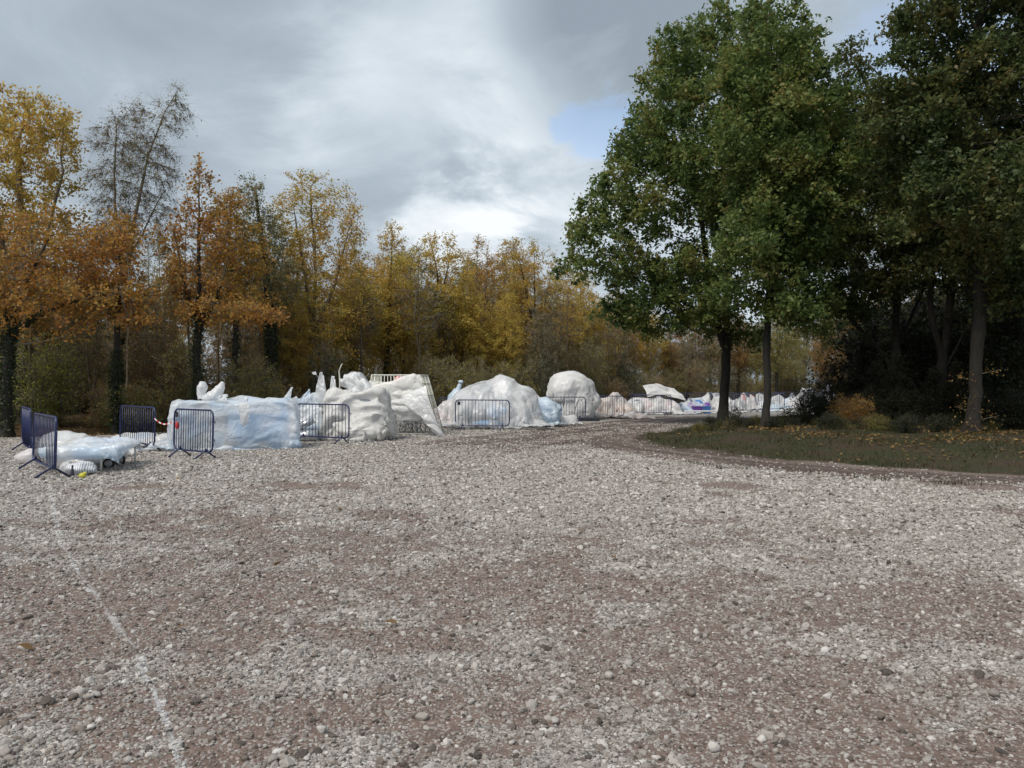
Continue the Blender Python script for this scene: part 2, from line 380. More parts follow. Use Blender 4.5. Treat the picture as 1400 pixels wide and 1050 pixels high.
def line_d(x, y, pts):
    d = np.full(x.shape, 1e9); s = np.zeros(x.shape); sgn = np.zeros(x.shape); acc = 0
    for a, b in zip(pts[:-1], pts[1:]):
        a = np.array(a); b = np.array(b); e = b - a; ln = math.hypot(*e)
        wx = x - a[0]; wy = y - a[1]
        t = np.clip((wx * e[0] + wy * e[1]) / (e @ e), 0, 1)
        dd = np.hypot(wx - t * e[0], wy - t * e[1]); m = dd < d
        d = np.where(m, dd, d); sgn = np.where(m, np.sign(e[0] * wy - e[1] * wx), sgn); s = np.where(m, acc + t * ln, s); acc += ln
    return d, d * sgn, s
# woodland edge on the left and behind: beyond this line the ground is leaf litter
WOOD = [(-60, 8), (-17.5, 22.5), (-13.5, 24.5), (-10.5, 27.0), (-5.5, 33), (0, 38.5), (6, 46), (14, 60), (30, 74), (80, 90)]
TRACK = [GP(1010, 566), GP(985, 568), GP(900, 578), GP(820, 590), GP(740, 600.5), GP(650, 614), GP(560, 630), GP(470, 660)]
PATCH = [(335, 707, .9, .35), (420, 724, 1.3, .5), (560, 722, .8, .5), (245, 735, .8, .35), (700, 735, .9, .35), (80, 752, .8, .3), (830, 720, .6, .25), (620, 640, .6, .5), (1360, 785, .9, .45), (1240, 800, .7, .35),
         (1010, 850, .9, .4), (1160, 855, .8, .35), (760, 820, .7, .3), (900, 880, .8, .35), (300, 900, .5, .25), (60, 960, .7, .3), (600, 860, .5, .35), (1050, 930, .7, .3), (1250, 950, .6, .25), (520, 980, .5, .25), (850, 990, .5, .2), (430, 880, .5, .3), (180, 800, .7, .25)]
CLEAN = [(430, 880, .35, .25), (650, 905, .35, .2), (1130, 890, .25, .15), (690, 1000, .3, .15), (1100, 790, 1.0, .5), (870, 780, .8, .35), (420, 760, .7, .25), (150, 690, 2.5, 1.2), (640, 680, 2.6, 1.4), (1100, 700, 3.2, 1.8)]
def ground_masks(x, y):
    isd = poly_sd(x, y, ISLE); isd_n = isd + (fbm(x * .9, y * .9, 4) - .5) * 1.1 + (fbm(x * 3.7, y * 3.7, 3) - .5) * .55
    grass = sstep(-isd_n, -0.12, 0.35)
    n1 = fbm(x * 0.55 + 5, y * 0.8 + 3, 5); n2 = fbm(x * 2.3, y * 2.6, 4)
    dist = np.maximum(y, .5)
    base = 0.01 + 0.085 * sstep(-dist, -11, -5.5)
    d = sstep(n1 + base + (n2 - .5) * .32, 0.535, 0.70) * np.where(dist > 13, .35, 1.0)
    for px, py, rx, ry in PATCH:
        gx, gy = GP(px, py)
        q = np.hypot((x - gx) / rx, (y - gy) / ry) + (n2 - .5) * 1.3 + (n1 - .5) * .8
        d = np.maximum(d, sstep(-q, -1.4, -.2) * .52)
    for px, py, rx, ry in CLEAN:
        gx, gy = GP(px, py)
        q = np.hypot((x - gx) / rx, (y - gy) / ry) + (n2 - .5) * 1.2 + (n1 - .5) * .7
        d = d * (1 - .85 * sstep(-q, -1.15, -.5))
    near = sstep(-dist, -10.5, -7.0)
    d = d * (1 - near) + near * np.clip(.30 + .42 * d + (n2 - .5) * .8 + (fbm(x * 6.1 + 9, y * 7.3, 3) - .5) * .9, 0, .85)
    # bare earth band round the grass and the vehicle track
    band = sstep(-(isd_n), -2.3, -1.1) * (isd_n > -0.8)
    band = band * sstep(-(y - 0.5 * x), -32, -19)
    d = np.maximum(d, band * .97)
    ld, ls, s = line_d(x, y, TRACK)
    ruts = np.exp(-((ls - 0.85) / .34) ** 2) + np.exp(-((ls + 0.85) / .34) ** 2) + .8 * np.exp(-((ls + 2.3) / .3) ** 2) + .6 * np.exp(-((ls - 2.2) / .4) ** 2) + .95 * np.exp(-((ls + .3) / 2.4) ** 2)
    ruts = np.clip(ruts, 0, 1) * sstep(-s, -31, -22) * sstep(s, -1, 6) * np.clip(.78 + 1.8 * (n2 - .45), 0, 1)
    d = np.maximum(d, np.clip(ruts, 0, 1) * .9)
    wd, wsn, _ = line_d(x, y, WOOD)
    litter = sstep(wsn + (n2 - .5) * 1.4, -0.9, 0.5)
    ground_masks.streak = np.where(band > np.clip(ruts, 0, 1), vnoise(isd * 4.2 + (n2 - .5) * 1.5 + 40, (x - y) * .22 + 60), vnoise(ls * 3.6 + (n2 - .5) * 1.5 + 80, s * .2 + 20)) * np.maximum(band, np.clip(ruts, 0, 1))
    return np.clip(d, 0, 1), grass, litter, isd, wsn
def ground_h(x, y):
    isd = poly_sd(x, y, ISLE); wd, wsn, _ = line_d(x, y, WOOD)
    h = 0.30 * sstep(-isd, 0.0, 4.0) + 0.35 * sstep(wsn, 0.5, 8)
    near = np.exp(-np.maximum(y - 6, 0) / 12)
    h = h + (fbm(x * .8 + 2, y * .8, 4) - .5) * .07 * near
    return h
def axis(segs):
    out = []
    for a, b, s in segs: out.append(np.arange(a, b, s))
    return np.concatenate(out)
def geo(a, b, s, g=1.25):
    o = []; x = a
    while x < b: o.append(x); x += s; s *= g
    o.append(b); return np.array(o)
xp = geo(22, 6000, .6); xn = -xp[::-1]
xs = np.concatenate([xn, axis([(-21.6, -9, .28), (-9, 9, .115), (9, 21.9, .2)]), xp])
ys = np.concatenate([-geo(2, 6000, 1.0)[::-1], axis([(-1.5, 1.8, .5), (1.8, 12, .09), (12, 26, .14), (26, 50, .32)]), geo(50.2, 8000, .6)])
GX, GY = np.meshgrid(xs, ys)
GZ = ground_h(GX, GY)
dm, gm, lm_, isd_, wsn_ = ground_masks(GX, GY)
idx = np.arange(GX.size).reshape(GX.shape)
q = np.stack([idx[:-1, :-1], idx[:-1, 1:], idx[1:, 1:], idx[1:, :-1]], -1).reshape(-1, 4)
gme = smooth(mesh_np('ground', np.stack([GX, GY, GZ], -1), [q]))
ca = gme.color_attributes.new('mask', 'FLOAT_COLOR', 'POINT')
ca.data.foreach_set('color', np.stack([dm, gm, lm_, ground_masks.streak], -1).astype(np.float32).ravel())

def ground_material():
    m, t, out = mat_new('gravel_ground')
    tc = N(t, 'ShaderNodeTexCoord'); P = tc.outputs['Object']
    at = N(t, 'ShaderNodeAttribute', attribute_name='mask'); sep = N(t, 'ShaderNodeSeparateColor'); L(t, at.outputs['Color'], sep.inputs[0])
    # stones: two sizes of cell
    def vor(scale):
        v = N(t, 'ShaderNodeTexVoronoi', feature='F1'); v.inputs['Scale'].default_value = scale; L(t, P, v.inputs['Vector'])
        e = N(t, 'ShaderNodeTexVoronoi', feature='DISTANCE_TO_EDGE'); e.inputs['Scale'].default_value = scale; L(t, P, e.inputs['Vector'])
        r = N(t, 'ShaderNodeSeparateColor'); L(t, v.outputs['Color'], r.inputs[0])
        return v.outputs['Distance'], e.outputs['Distance'], r.outputs[0]
    d1, e1, r1 = vor(26); d2, e2, r2 = vor(60)
    stops = [(0.0, (0.085, 0.078, 0.072)), (0.22, (0.21, 0.20, 0.19)), (0.5, (0.36, 0.335, 0.31)), (0.8, (0.50, 0.47, 0.44)), (1.0, (0.62, 0.59, 0.555))]
    s1 = ramp(t, r1, stops); s2 = ramp(t, r2, stops)
    st = mixc(t, math_n(t, 'GREATER_THAN', r1, 0.62), s2, s1)
    gap = math_n(t, 'MINIMUM', maprange(t, e1, 0.0, 0.10, 0.4, 1.0), maprange(t, e2, 0.0, 0.12, 0.55, 1.0))
    st = mixc(t, 1.0, st, gap, 'MULTIPLY')
    nb = noise(t, P, 0.35, 5, 0.6)
    st = mixc(t, math_n(t, 'MULTIPLY', maprange(t, nb, 0.4, 0.7), 0.25), st, (0.27, 0.225, 0.19))
    nd = noise(t, P, 7, 6, 0.7)
    dirt = ramp(t, nd, [(0.3, (0.102, 0.068, 0.055)), (0.6, (0.175, 0.122, 0.100)), (0.8, (0.235, 0.178, 0.150))])
    spk = maprange(t, r2, 0.78, 0.92)
    dirt = mixc(t, math_n(t, 'MULTIPLY', spk, 0.75), dirt, (0.36, 0.33, 0.31))
    dirt = mixc(t, math_n(t, 'MULTIPLY', maprange(t, at.outputs['Alpha'], 0.12, 0.55), .92), dirt, (0.060, 0.036, 0.028))
    fd = maprange(t, math_n(t, 'ADD', sep.outputs[0], math_n(t, 'MULTIPLY', math_n(t, 'SUBTRACT', noise(t, P, 9, 5, 0.7), 0.5), 0.7)), 0.32, 0.62)
    c = mixc(t, math_n(t, 'MULTIPLY', fd, 0.90), st, dirt)
    ng = noise(t, P, 14, 5, 0.7)
    gr = ramp(t, ng, [(0.3, (0.021, 0.022, 0.009)), (0.55, (0.038, 0.039, 0.015)), (0.75, (0.068, 0.053, 0.025))])
    gr = mixc(t, maprange(t, noise(t, P, 0.9, 5, .65), 0.42, 0.62), gr, (0.050, 0.033, 0.020))
    c = mixc(t, sep.outputs[1], c, gr)
    li = ramp(t, noise(t, P, 11, 6, 0.75), [(0.3, (0.035, 0.025, 0.014)), (0.5, (0.085, 0.055, 0.024)), (0.7, (0.14, 0.085, 0.032)), (0.8, (0.09, 0.085, 0.03))])
    c = mixc(t, sep.outputs[2], c, li)
    p = N(t, 'ShaderNodeBsdfPrincipled'); L(t, c, p.inputs['Base Color']); p.inputs['Roughness'].default_value = 0.85
    p.inputs['Specular IOR Level'].default_value = 0.3
    hgt = math_n(t, 'ADD', math_n(t, 'MULTIPLY', math_n(t, 'SUBTRACT', 1.0, d1), math_n(t, 'SUBTRACT', 1.0, math_n(t, 'MULTIPLY', fd, 0.8))), math_n(t, 'MULTIPLY', d2, -0.5))
    hgt = math_n(t, 'ADD', hgt, math_n(t, 'MULTIPLY', nd, 0.3))
    b = N(t, 'ShaderNodeBump'); b.inputs['Strength'].default_value = 1.0; b.inputs['Distance'].default_value = 0.022
    L(t, hgt, b.inputs['Height']); L(t, b.outputs[0], p.inputs['Normal'])
    L(t, p.outputs[0], out.inputs[0]); return m
ground = obj('ground', gme, ground_material()); ground['kind'] = 'structure'

# ---- loose gravel: stones as real geometry (instanced), the largest 300 as parts of the ground
LINE = [GP(66, 652), GP(72, 690), GP(84, 742), GP(112, 790), GP(152, 842), GP(186, 885), GP(208, 938), GP(226, 990), GP(250, 1050), GP(275, 1120)]
def stone_material(name, white=False):
    m, t, out = mat_new(name)
    at = N(t, 'ShaderNodeAttribute', attribute_name='tint', attribute_type='INSTANCER')
    tc = N(t, 'ShaderNodeTexCoord'); oi = N(t, 'ShaderNodeObjectInfo')
    v = at.outputs['Fac'] if name == 'gravel_stone' else oi.outputs['Random']
    c = ramp(t, v, [(0.0, (0.075, 0.062, 0.054)), (0.16, (0.20, 0.165, 0.14)), (0.36, (0.31, 0.28, 0.255)), (0.65, (0.44, 0.41, 0.38)), (0.90, (0.58, 0.55, 0.515)), (1.0, (0.68, 0.655, 0.62))])
    n = noise(t, tc.outputs['Object'], 2.2, 5, 0.7)
    c = mixc(t, maprange(t, n, 0.45, 0.8, 0.0, 0.6), c, (0.24, 0.19, 0.16))
    if name == 'gravel_stone':
        wp = N(t, 'ShaderNodeAttribute', attribute_name='paint', attribute_type='INSTANCER')
        c = mixc(t, wp.outputs['Fac'], c, (0.82, 0.84, 0.86))
    p = N(t, 'ShaderNodeBsdfPrincipled'); L(t, c, p.inputs['Base Color']); p.inputs['Roughness'].default_value = 0.85
    b = N(t, 'ShaderNodeBump'); b.inputs['Strength'].default_value = 0.5; b.inputs['Distance'].default_value = 0.1
    L(t, noise(t, tc.outputs['Object'], 4, 5, 0.7), b.inputs['Height']); L(t, b.outputs[0], p.inputs['Normal'])
    L(t, p.outputs[0], out.inputs[0]); return m
M['stone'] = stone_material('gravel_stone'); M['big_stone'] = stone_material('large_stone')

def scatter_zone(d0, d1, dens, smin, smed):
    yy0, yy1 = d0, d1
    w1 = 0.70 * d1 + 1.8
    n = int((yy1 - yy0) * 2 * w1 * dens)
    y = rng.uniform(yy0, yy1, n); x = rng.uniform(-w1, w1, n)
    k = np.abs(x) < 0.70 * y + 1.8
    x, y = x[k], y[k]
    d, g, l, isd, ws = ground_masks(x, y)
    fine = fbm(x * 5, y * 5, 3)
    keep = rng.random(len(x)) < np.clip((1.05 - d * np.where(y > 12, .97, .70)) * (0.45 + 1.1 * fine), 0, 1) * (1 - g) * (1 - l)
    x, y, d = x[keep], y[keep], d[keep]
    s = smin + rng.lognormal(math.log(smed), 0.58, len(x)); s *= (1 - .32 * d)
    return x, y, d, np.minimum(s, 0.036)
parts_ = [scatter_zone(2.0, 5.0, 3600, .0035, .0058), scatter_zone(5.0, 8.5, 1900, .005, .0070), scatter_zone(8.5, 13, 900, .007, .0092), scatter_zone(13, 21, 260, .013, .012), scatter_zone(21, 33, 115, .017, .013)]
sx, sy, sd, ss = [np.concatenate(a) for a in zip(*parts_)]
tint = np.clip(rng.normal(0.53, 0.25, len(sx)) - .22 * sd * (rng.random(len(sx)) < .8), 0, 1)
ld, _, lsn = line_d(sx, sy, LINE)
gap_n = fbm(lsn * 1.3 + 3, lsn * 0 + 1, 3)
paint = ((ld < 0.022 + 0.022 * rng.random(len(sx))) & (rng.random(len(sx)) < np.clip(.75 - ld * 6, .1, 1) * np.clip(2.6 * (gap_n - .25), .2, 1))).astype(float) * rng.uniform(.2, .6, len(sx))
sz = ground_h(sx, sy) + ss * 0.12
pm = bpy.data.meshes.new('gravel'); pm.vertices.add(len(sx)); pm.vertices.foreach_set('co', np.stack([sx, sy, sz], -1).astype(np.float32).ravel())
def fattr(me, name, v, typ='FLOAT', dom='POINT'):
    a = me.attributes.new(name, typ, dom)
    if typ == 'FLOAT_VECTOR': a.data.foreach_set('vector', v.astype(np.float32).ravel())
    elif typ == 'INT': a.data.foreach_set('value', v.astype(np.int32))
    else: a.data.foreach_set('value', v.astype(np.float32))
nS = len(sx)
fattr(pm, 'tint', tint); fattr(pm, 'paint', paint); fattr(pm, 'pick', rng.integers(0, 5, nS), 'INT')
fattr(pm, 'rot', np.stack([rng.normal(0, .35, nS), rng.normal(0, .35, nS), rng.uniform(0, 6.28, nS)], -1), 'FLOAT_VECTOR')
fattr(pm, 'siz', np.stack([ss * rng.uniform(.9, 1.35, nS), ss * rng.uniform(.75, 1.05, nS), ss * rng.uniform(.5, .8, nS)], -1), 'FLOAT_VECTOR')
def gravel_nodes():
    g = bpy.data.node_groups.new('gravel_scatter', 'GeometryNodeTree')
    g.interface.new_socket('Geometry', in_out='INPUT', socket_type='NodeSocketGeometry'); g.interface.new_socket('Geometry', in_out='OUTPUT', socket_type='NodeSocketGeometry')
    gi = N(g, 'NodeGroupInput'); go = N(g, 'NodeGroupOutput')
    jn = N(g, 'GeometryNodeJoinGeometry')
    for i in range(5):
        ico = N(g, 'GeometryNodeMeshIcoSphere'); ico.inputs['Radius'].default_value = 1.0; ico.inputs['Subdivisions'].default_value = 1 if i < 4 else 2
        ns = N(g, 'ShaderNodeTexNoise', noise_dimensions='4D'); ns.inputs['W'].default_value = i * 7.3; ns.inputs['Scale'].default_value = 0.9; ns.inputs['Detail'].default_value = 2
        sub = N(g, 'ShaderNodeVectorMath', operation='SUBTRACT'); L(g, ns.outputs[1], sub.inputs[0]); sub.inputs[1].default_value = (0.5, 0.5, 0.5)
        sc = N(g, 'ShaderNodeVectorMath', operation='SCALE'); L(g, sub.outputs[0], sc.inputs[0]); sc.inputs[3].default_value = 1.9
        sp = N(g, 'GeometryNodeSetPosition'); L(g, ico.outputs[0], sp.inputs['Geometry']); L(g, sc.outputs[0], sp.inputs['Offset'])
        sm = N(g, 'GeometryNodeSetMaterial'); sm.inputs['Material'].default_value = M['stone']; L(g, sp.outputs[0], sm.inputs[0])
        ti = N(g, 'GeometryNodeGeometryToInstance'); L(g, sm.outputs[0], ti.inputs[0]); L(g, ti.outputs[0], jn.inputs[0])
    def na(name, typ):
        n = N(g, 'GeometryNodeInputNamedAttribute', data_type=typ); n.inputs[0].default_value = name; return n.outputs[0]
    iop = N(g, 'GeometryNodeInstanceOnPoints'); L(g, gi.outputs[0], iop.inputs['Points']); L(g, jn.outputs[0], iop.inputs['Instance'])
    iop.inputs['Pick Instance'].default_value = True
    L(g, na('pick', 'INT'), iop.inputs['Instance Index'])
    e2r = N(g, 'FunctionNodeEulerToRotation'); L(g, na('rot', 'FLOAT_VECTOR'), e2r.inputs[0]); L(g, e2r.outputs[0], iop.inputs['Rotation'])
    L(g, na('siz', 'FLOAT_VECTOR'), iop.inputs['Scale'])
    L(g, iop.outputs[0], go.inputs[0]); return g
gravel = obj('gravel', pm, M['stone']); gravel['kind'] = 'stuff'; gravel['label'] = 'loose pale grey limestone gravel over the car park'
gravel.modifiers.new('scatter', 'NODES').node_group = gravel_nodes()

def stone_mesh(seed):
    r = np.random.default_rng(seed)
    V, f = blob_part((0, 0, 0), (1, .85, .62), 0, 0.55, seed * 5 + 1, 8, 6)
    # flatten a few random facets
    for _ in range(11):
        n = norm(r.normal(size=3)); dd = V @ n; lim = r.uniform(.36, .62); V = V - np.outer(np.maximum(dd - lim, 0), n)
    return mesh_np('stone', V, f)
stones = [stone_mesh(i) for i in range(8)]
for s_ in stones: s_.materials.append(M['big_stone'])
cnt = 0
big_spots = [(638, 841), (650, 851), (1248, 955), (808, 880), (695, 825), (1330, 945), (985, 690), (1238, 898), (580, 980), (1035, 870), (860, 908), (755, 775), (320, 895), (440, 1000), (690, 975), (830, 925), (1180, 905), (70, 965), (130, 955), (945, 950), (1390, 900), (1205, 985)]
while cnt < 290:
    if cnt < len(big_spots): x, y = GP(*big_spots[cnt]); r = rng.uniform(.030, .045)
    else:
        y = 3.0 + 6.0 * rng.random() ** 1.6; x = rng.uniform(-.68, .68) * y; r = .019 + rng.exponential(.007)
        if line_d(np.array([x]), np.array([y]), LINE)[0][0] < .12: continue
    r = min(r, .055)
    o = obj('stone', stones[cnt % 8], None, ground, (x, y, float(ground_h(np.array([x]), np.array([y]))[0]) + r * .28), (rng.normal(0, .25), rng.normal(0, .25), rng.uniform(0, 6.28)))
    o.scale = (r * rng.uniform(.9, 1.3), r, r * rng.uniform(.75, 1.1)); cnt += 1

# white sprayed line on the gravel: a ragged thin sheet
def spray_line():
    P = np.array(LINE, float); s = np.concatenate([[0], np.cumsum(np.linalg.norm(np.diff(P, axis=0), axis=1))])
    q = np.arange(0, s[-1], .05); x = np.interp(q, s, P[:, 0]); y = np.interp(q, s, P[:, 1])
    x = x + (fbm(q * .8, q * 0 + 4, 3) - .5) * .08
    T = norm(np.stack([np.gradient(x), np.gradient(y)], -1)); nn = np.stack([-T[:, 1], T[:, 0]], -1)
    k = np.linspace(-.04, .04, 7); X = x[:, None] + nn[:, :1] * k; Y = y[:, None] + nn[:, 1:] * k
    Z = ground_h(X, Y) + .007
    i = np.arange(X.size).reshape(X.shape); f = np.stack([i[:-1, :-1], i[1:, :-1], i[1:, 1:], i[:-1, 1:]], -1).reshape(-1, 4)
    me = smooth(mesh_np('painted_line', np.stack([X, Y, Z], -1), [f]))
    a = me.attributes.new('edge', 'FLOAT', 'POINT'); a.data.foreach_set('value', np.broadcast_to(1 - np.abs(k) / .04, X.shape).astype(np.float32).ravel())
    m, t, out = mat_new('sprayed_white_paint')
    tc = N(t, 'ShaderNodeTexCoord'); at = N(t, 'ShaderNodeAttribute', attribute_name='edge')
    n = math_n(t, 'ADD', math_n(t, 'MULTIPLY', noise(t, tc.outputs['Object'], 45, 4, .75), 1.0), math_n(t, 'MULTIPLY', noise(t, tc.outputs['Object'], 1.6, 3, .6), .7))
    fac = maprange(t, math_n(t, 'ADD', n, math_n(t, 'MULTIPLY', at.outputs['Fac'], .40)), 1.06, 1.36, 0, .30)
    p = N(t, 'ShaderNodeBsdfPrincipled'); p.inputs['Base Color'].default_value = (.78, .80, .83, 1); p.inputs['Roughness'].default_value = .8
    tr = N(t, 'ShaderNodeBsdfTransparent'); mx = N(t, 'ShaderNodeMixShader'); L(t, fac, mx.inputs[0]); L(t, tr.outputs[0], mx.inputs[1]); L(t, p.outputs[0], mx.inputs[2]); L(t, mx.outputs[0], out.inputs[0])
    o = obj('painted_line', me, m); o['kind'] = 'structure'
spray_line()

# ------------------------------------------------------------------ leaves, grass
def leaf_cloud(P, size, r, up=0.5, aspect=0.62, droop=0.0, shape='kite'):
    """one small folded leaf per point"""
    n = len(P); size = np.broadcast_to(size, (n,))[:, None]
    nn = norm(r.normal(size=(n, 3)) + np.array((0, 0, up)))
    t = norm(np.cross(nn, r.normal(size=(n, 3)))) - np.array((0, 0, droop)); t = norm(t)
    b = np.cross(nn, t); nn = np.cross(t, b)
    V = np.stack([P - t * size * .5, P + b * size * aspect * .5 + nn * size * .10 + t * size * .05, P + t * size * .55, P - b * size * aspect * .5 + nn * size * .10 + t * size * .05], 1).reshape(-1, 3)
    i = np.arange(n)[:, None] * 4
    f = np.vstack([i + np.array((0, 1, 2)), i + np.array((0, 2, 3))])
    return mesh_np('leaves', V, [f])
def on_ground(x, y): return np.stack([x, y, ground_h(x, y)], -1)
# grass on the bank
def grass_stuff():
    n = 95000; y = rng.uniform(12.5, 34, n); x = rng.uniform(3.3, 22, n)
    k = (x < .72 * y + 2); x, y = x[k], y[k]
    d, g, l, isd, ws = ground_masks(x, y)
    patch = fbm(x * 1.1, y * 1.1, 4)
    # a thin broken rim of grass tufts on the gravel side of the bare band as well
    rim = (np.abs(isd - 2.0 - (patch - .5) * .9) < .25) & (rng.random(len(x)) < np.clip((patch - .48) * 5, 0, .8)) & (y < 17.5)
    k = (rng.random(len(x)) < g * np.clip(3.2 * (patch - .33), .04, 1) * np.where(isd < -3.5, .35, 1)) | rim
    x, y = x[k], y[k]; n = len(x); P = on_ground(x, y)
    h = (rng.uniform(.03, .085, n) * (1 + 1.6 * sstep(fbm(x * 1.6 + 7, y * 1.6, 3), .5, .75)))[:, None]; wdt = rng.uniform(.006, .012, n)[:, None]
    a = rng.uniform(0, 6.28, n); sd = np.stack([np.cos(a), np.sin(a), 0 * a], -1)
    tip = P + np.stack([rng.normal(0, .4, n), rng.normal(0, .4, n), np.ones(n)], -1) * h
    V = np.stack([P - sd * wdt, P + sd * wdt, tip], 1).reshape(-1, 3)
    o = obj('grass', mesh_np('grass', V, [np.arange(n * 3).reshape(-1, 3)]), M['grass']); o['kind'] = 'stuff'; o['label'] = 'short rough grass on the bank under the oaks'
grass_stuff()
def litter_stuff():
    y = rng.uniform(13, 30, 22000); x = rng.uniform(4, 22, 22000)
    d, g, l, isd, ws = ground_masks(x, y)
    k = (rng.random(len(x)) < np.clip(g * (.15 + sstep(-isd, .8, 4)) * sstep(fbm(x * .9 + 4, y * .9, 4), .4, .62), 0, 1)) & (x < .72 * y + 2)
    P = on_ground(x[k], y[k]) + np.array((0, 0, .03))
    P[:, 2] += rng.random(len(P)) * .03
    o = obj('fallen_leaves', leaf_cloud(P, rng.uniform(.05, .11, len(P)), rng, 3.0), M['litter']); o['kind'] = 'stuff'; o['label'] = 'fallen brown leaves scattered over the grassy bank'
    y = rng.uniform(16, 40, 16000); x = rng.uniform(-28, 4, 16000)
    d, g, l, isd, ws = ground_masks(x, y); k = (l > .3) & (ws < 5)
    P = on_ground(x[k], y[k]) + np.array((0, 0, .025))
    o = obj('fallen_leaves', leaf_cloud(P, rng.uniform(.06, .13, len(P)), rng, 2.5), M['litter']); o['kind'] = 'stuff'; o['label'] = 'carpet of fallen leaves along the edge of the wood'
litter_stuff()
lone = [(465, 697), (540, 655), (705, 675), (838, 763), (244, 865), (35, 890), (243, 655), (535, 855), (870, 776), (5, 682), (270, 695), (1010, 640), (1120, 655), (560, 690), (1180, 668), (380, 775)]
lm1 = leaf_cloud(np.zeros((1, 3)), .1, np.random.default_rng(3), 8.0)
for i, (px, py) in enumerate(lone):
    x, y = GP(px, py)
    o = obj('fallen_leaf', lm1, M['litter'], None, (x, y, float(ground_h(np.array([x]), np.array([y]))[0]) + .03), (rng.normal(0, .2), rng.normal(0, .2), rng.uniform(0, 6)))
    tag(o, 'single yellow-brown fallen leaf lying on the bare grey gravel', 'leaf', 'single leaves on the gravel')

# ------------------------------------------------------------------ trees
def colonize(attr, trunk, step=.33, dk=.55, iters=110, trop=(0, 0, .08), jit=.14, r=None):
    """trunk: list of polylines (each an (n,3) array); the first starts at the base. Returns node positions and parents."""
    pos = []; par = []
    for pl in trunk:
        prev = -1
        if pos:
            dd = np.linalg.norm(np.array(pos) - pl[0], axis=1); prev = int(dd.argmin()); pl = pl[1:]
        for p in pl:
            pos.append(p); par.append(prev); prev = len(pos) - 1
    n = len(pos); cap = 14000
    P = np.zeros((cap, 3)); P[:n] = pos; par = np.array(par + [0] * (cap - n)); kids = np.zeros(cap, int)
    np.add.at(kids, par[1:n][par[1:n] >= 0], 1)
    A = attr.copy(); D = np.linalg.norm(A[:, None] - P[None, :n], axis=2); near = D.argmin(1); dist = D.min(1)
    trop = np.array(trop)
    for _ in range(iters):
        if len(A) == 0: break
        ok = kids[near] < 4
        A, near, dist = A[ok], near[ok], dist[ok]
        if len(A) == 0: break
        v = norm(A - P[near]); acc = np.zeros((n, 3)); np.add.at(acc, near, v)
        g = np.unique(near); d = norm(acc[g]) + trop + r.normal(0, jit, (len(g), 3)); d = norm(d)
        new = P[g] + d * step; m = len(new)
        if n + m > cap: break
        P[n:n + m] = new; par[n:n + m] = g; kids[g] += 1
        D = np.linalg.norm(A[:, None] - new[None], axis=2); j = D.argmin(1); dj = D.min(1)
        b = dj < dist; near = np.where(b, n + j, near); dist = np.where(b, dj, dist)
        n += m
        k = dist > dk; A, near, dist = A[k], near[k], dist[k]
    return P[:n], par[:n]
def radii(P, par, base_r, tip=.009, e=2.2):
    n = len(P); s = np.zeros(n); kid = np.zeros(n, bool); kid[par[par >= 0]] = True
    s[~kid] = tip ** e
    main = np.full(n, -1); best = np.zeros(n)
    for i in range(n - 1, -1, -1):
        p = par[i]
        if p >= 0:
            s[p] += s[i]
            if s[i] > best[p]: best[p] = s[i]; main[p] = i
    R = s ** (1 / e)
    R = tip + (R - tip) * (base_r - tip) / max(R[0] - tip, 1e-6)
    return R, main, ~kid
def wood_mesh(P, par, R, main, thr=.045, flare=0.8, extra=None):
    n = len(P)
    T = np.zeros((n, 3)); has = par >= 0
    T[has] += norm(P[has] - P[par[has]])
    hm = main >= 0; T[hm] += norm(P[main[hm]] - P[hm]); T = norm(T)
    ref = np.array((.83, .43, .35)); A = norm(np.cross(T, ref)); B = np.cross(T, A)
    Rr = R * (1 + flare * np.exp(-np.maximum(P[:, 2] - P[0, 2], 0) / .28))
    parts = []
    for kk, sel in ((9, R > thr), (3, R <= thr)):
        child = np.where(has & sel)[0]
        if not len(child): continue
        an = np.linspace(0, 2 * np.pi, kk, endpoint=False)
        ring = lambda i, rad: P[i][:, None] + rad[:, None, None] * (A[i][:, None] * np.cos(an)[:, None] + B[i][:, None] * np.sin(an)[:, None])
        p = par[child]
        ismain = main[p] == child
        # node rings (shared)
        used = np.unique(np.concatenate([child, p[ismain]])); lut = np.full(n, -1); lut[used] = np.arange(len(used))
        wob = 1 + (.06 * np.random.default_rng(int(n)).normal(size=(len(used), kk)) if kk == 9 else 0)
        V0 = P[used][:, None] + (Rr[used][:, None] * wob)[..., None] * (A[used][:, None] * np.cos(an)[:, None] + B[used][:, None] * np.sin(an)[:, None])
        off = len(used) * kk
        ex = child[~ismain]; ep = p[~ismain]
        rad = np.minimum(Rr[ep], Rr[ex] * 1.35)
        V1 = P[ep][:, None] + rad[:, None, None] * (A[ex][:, None] * np.cos(an)[:, None] + B[ex][:, None] * np.sin(an)[:, None])
        lo = np.empty((len(child), kk), int); lo[ismain] = lut[p[ismain]][:, None] * kk + np.arange(kk)
        lo[~ismain] = off + np.arange(len(ex))[:, None] * kk + np.arange(kk)
        hi = lut[child][:, None] * kk + np.arange(kk)
        f = np.stack([lo, np.roll(lo, -1, 1), np.roll(hi, -1, 1), hi], -1).reshape(-1, 4)
        parts.append((np.vstack([V0.reshape(-1, 3), V1.reshape(-1, 3)]), [f]))
    if extra is not None: parts.append(extra)
    wood_mesh.n_thin = (len(parts[0][1][0]) if parts[0][1][0].shape[1] == 4 and (R > thr).any() else 0,)
    V, fs = join(parts); return smooth(mesh_np('wood', V, fs))
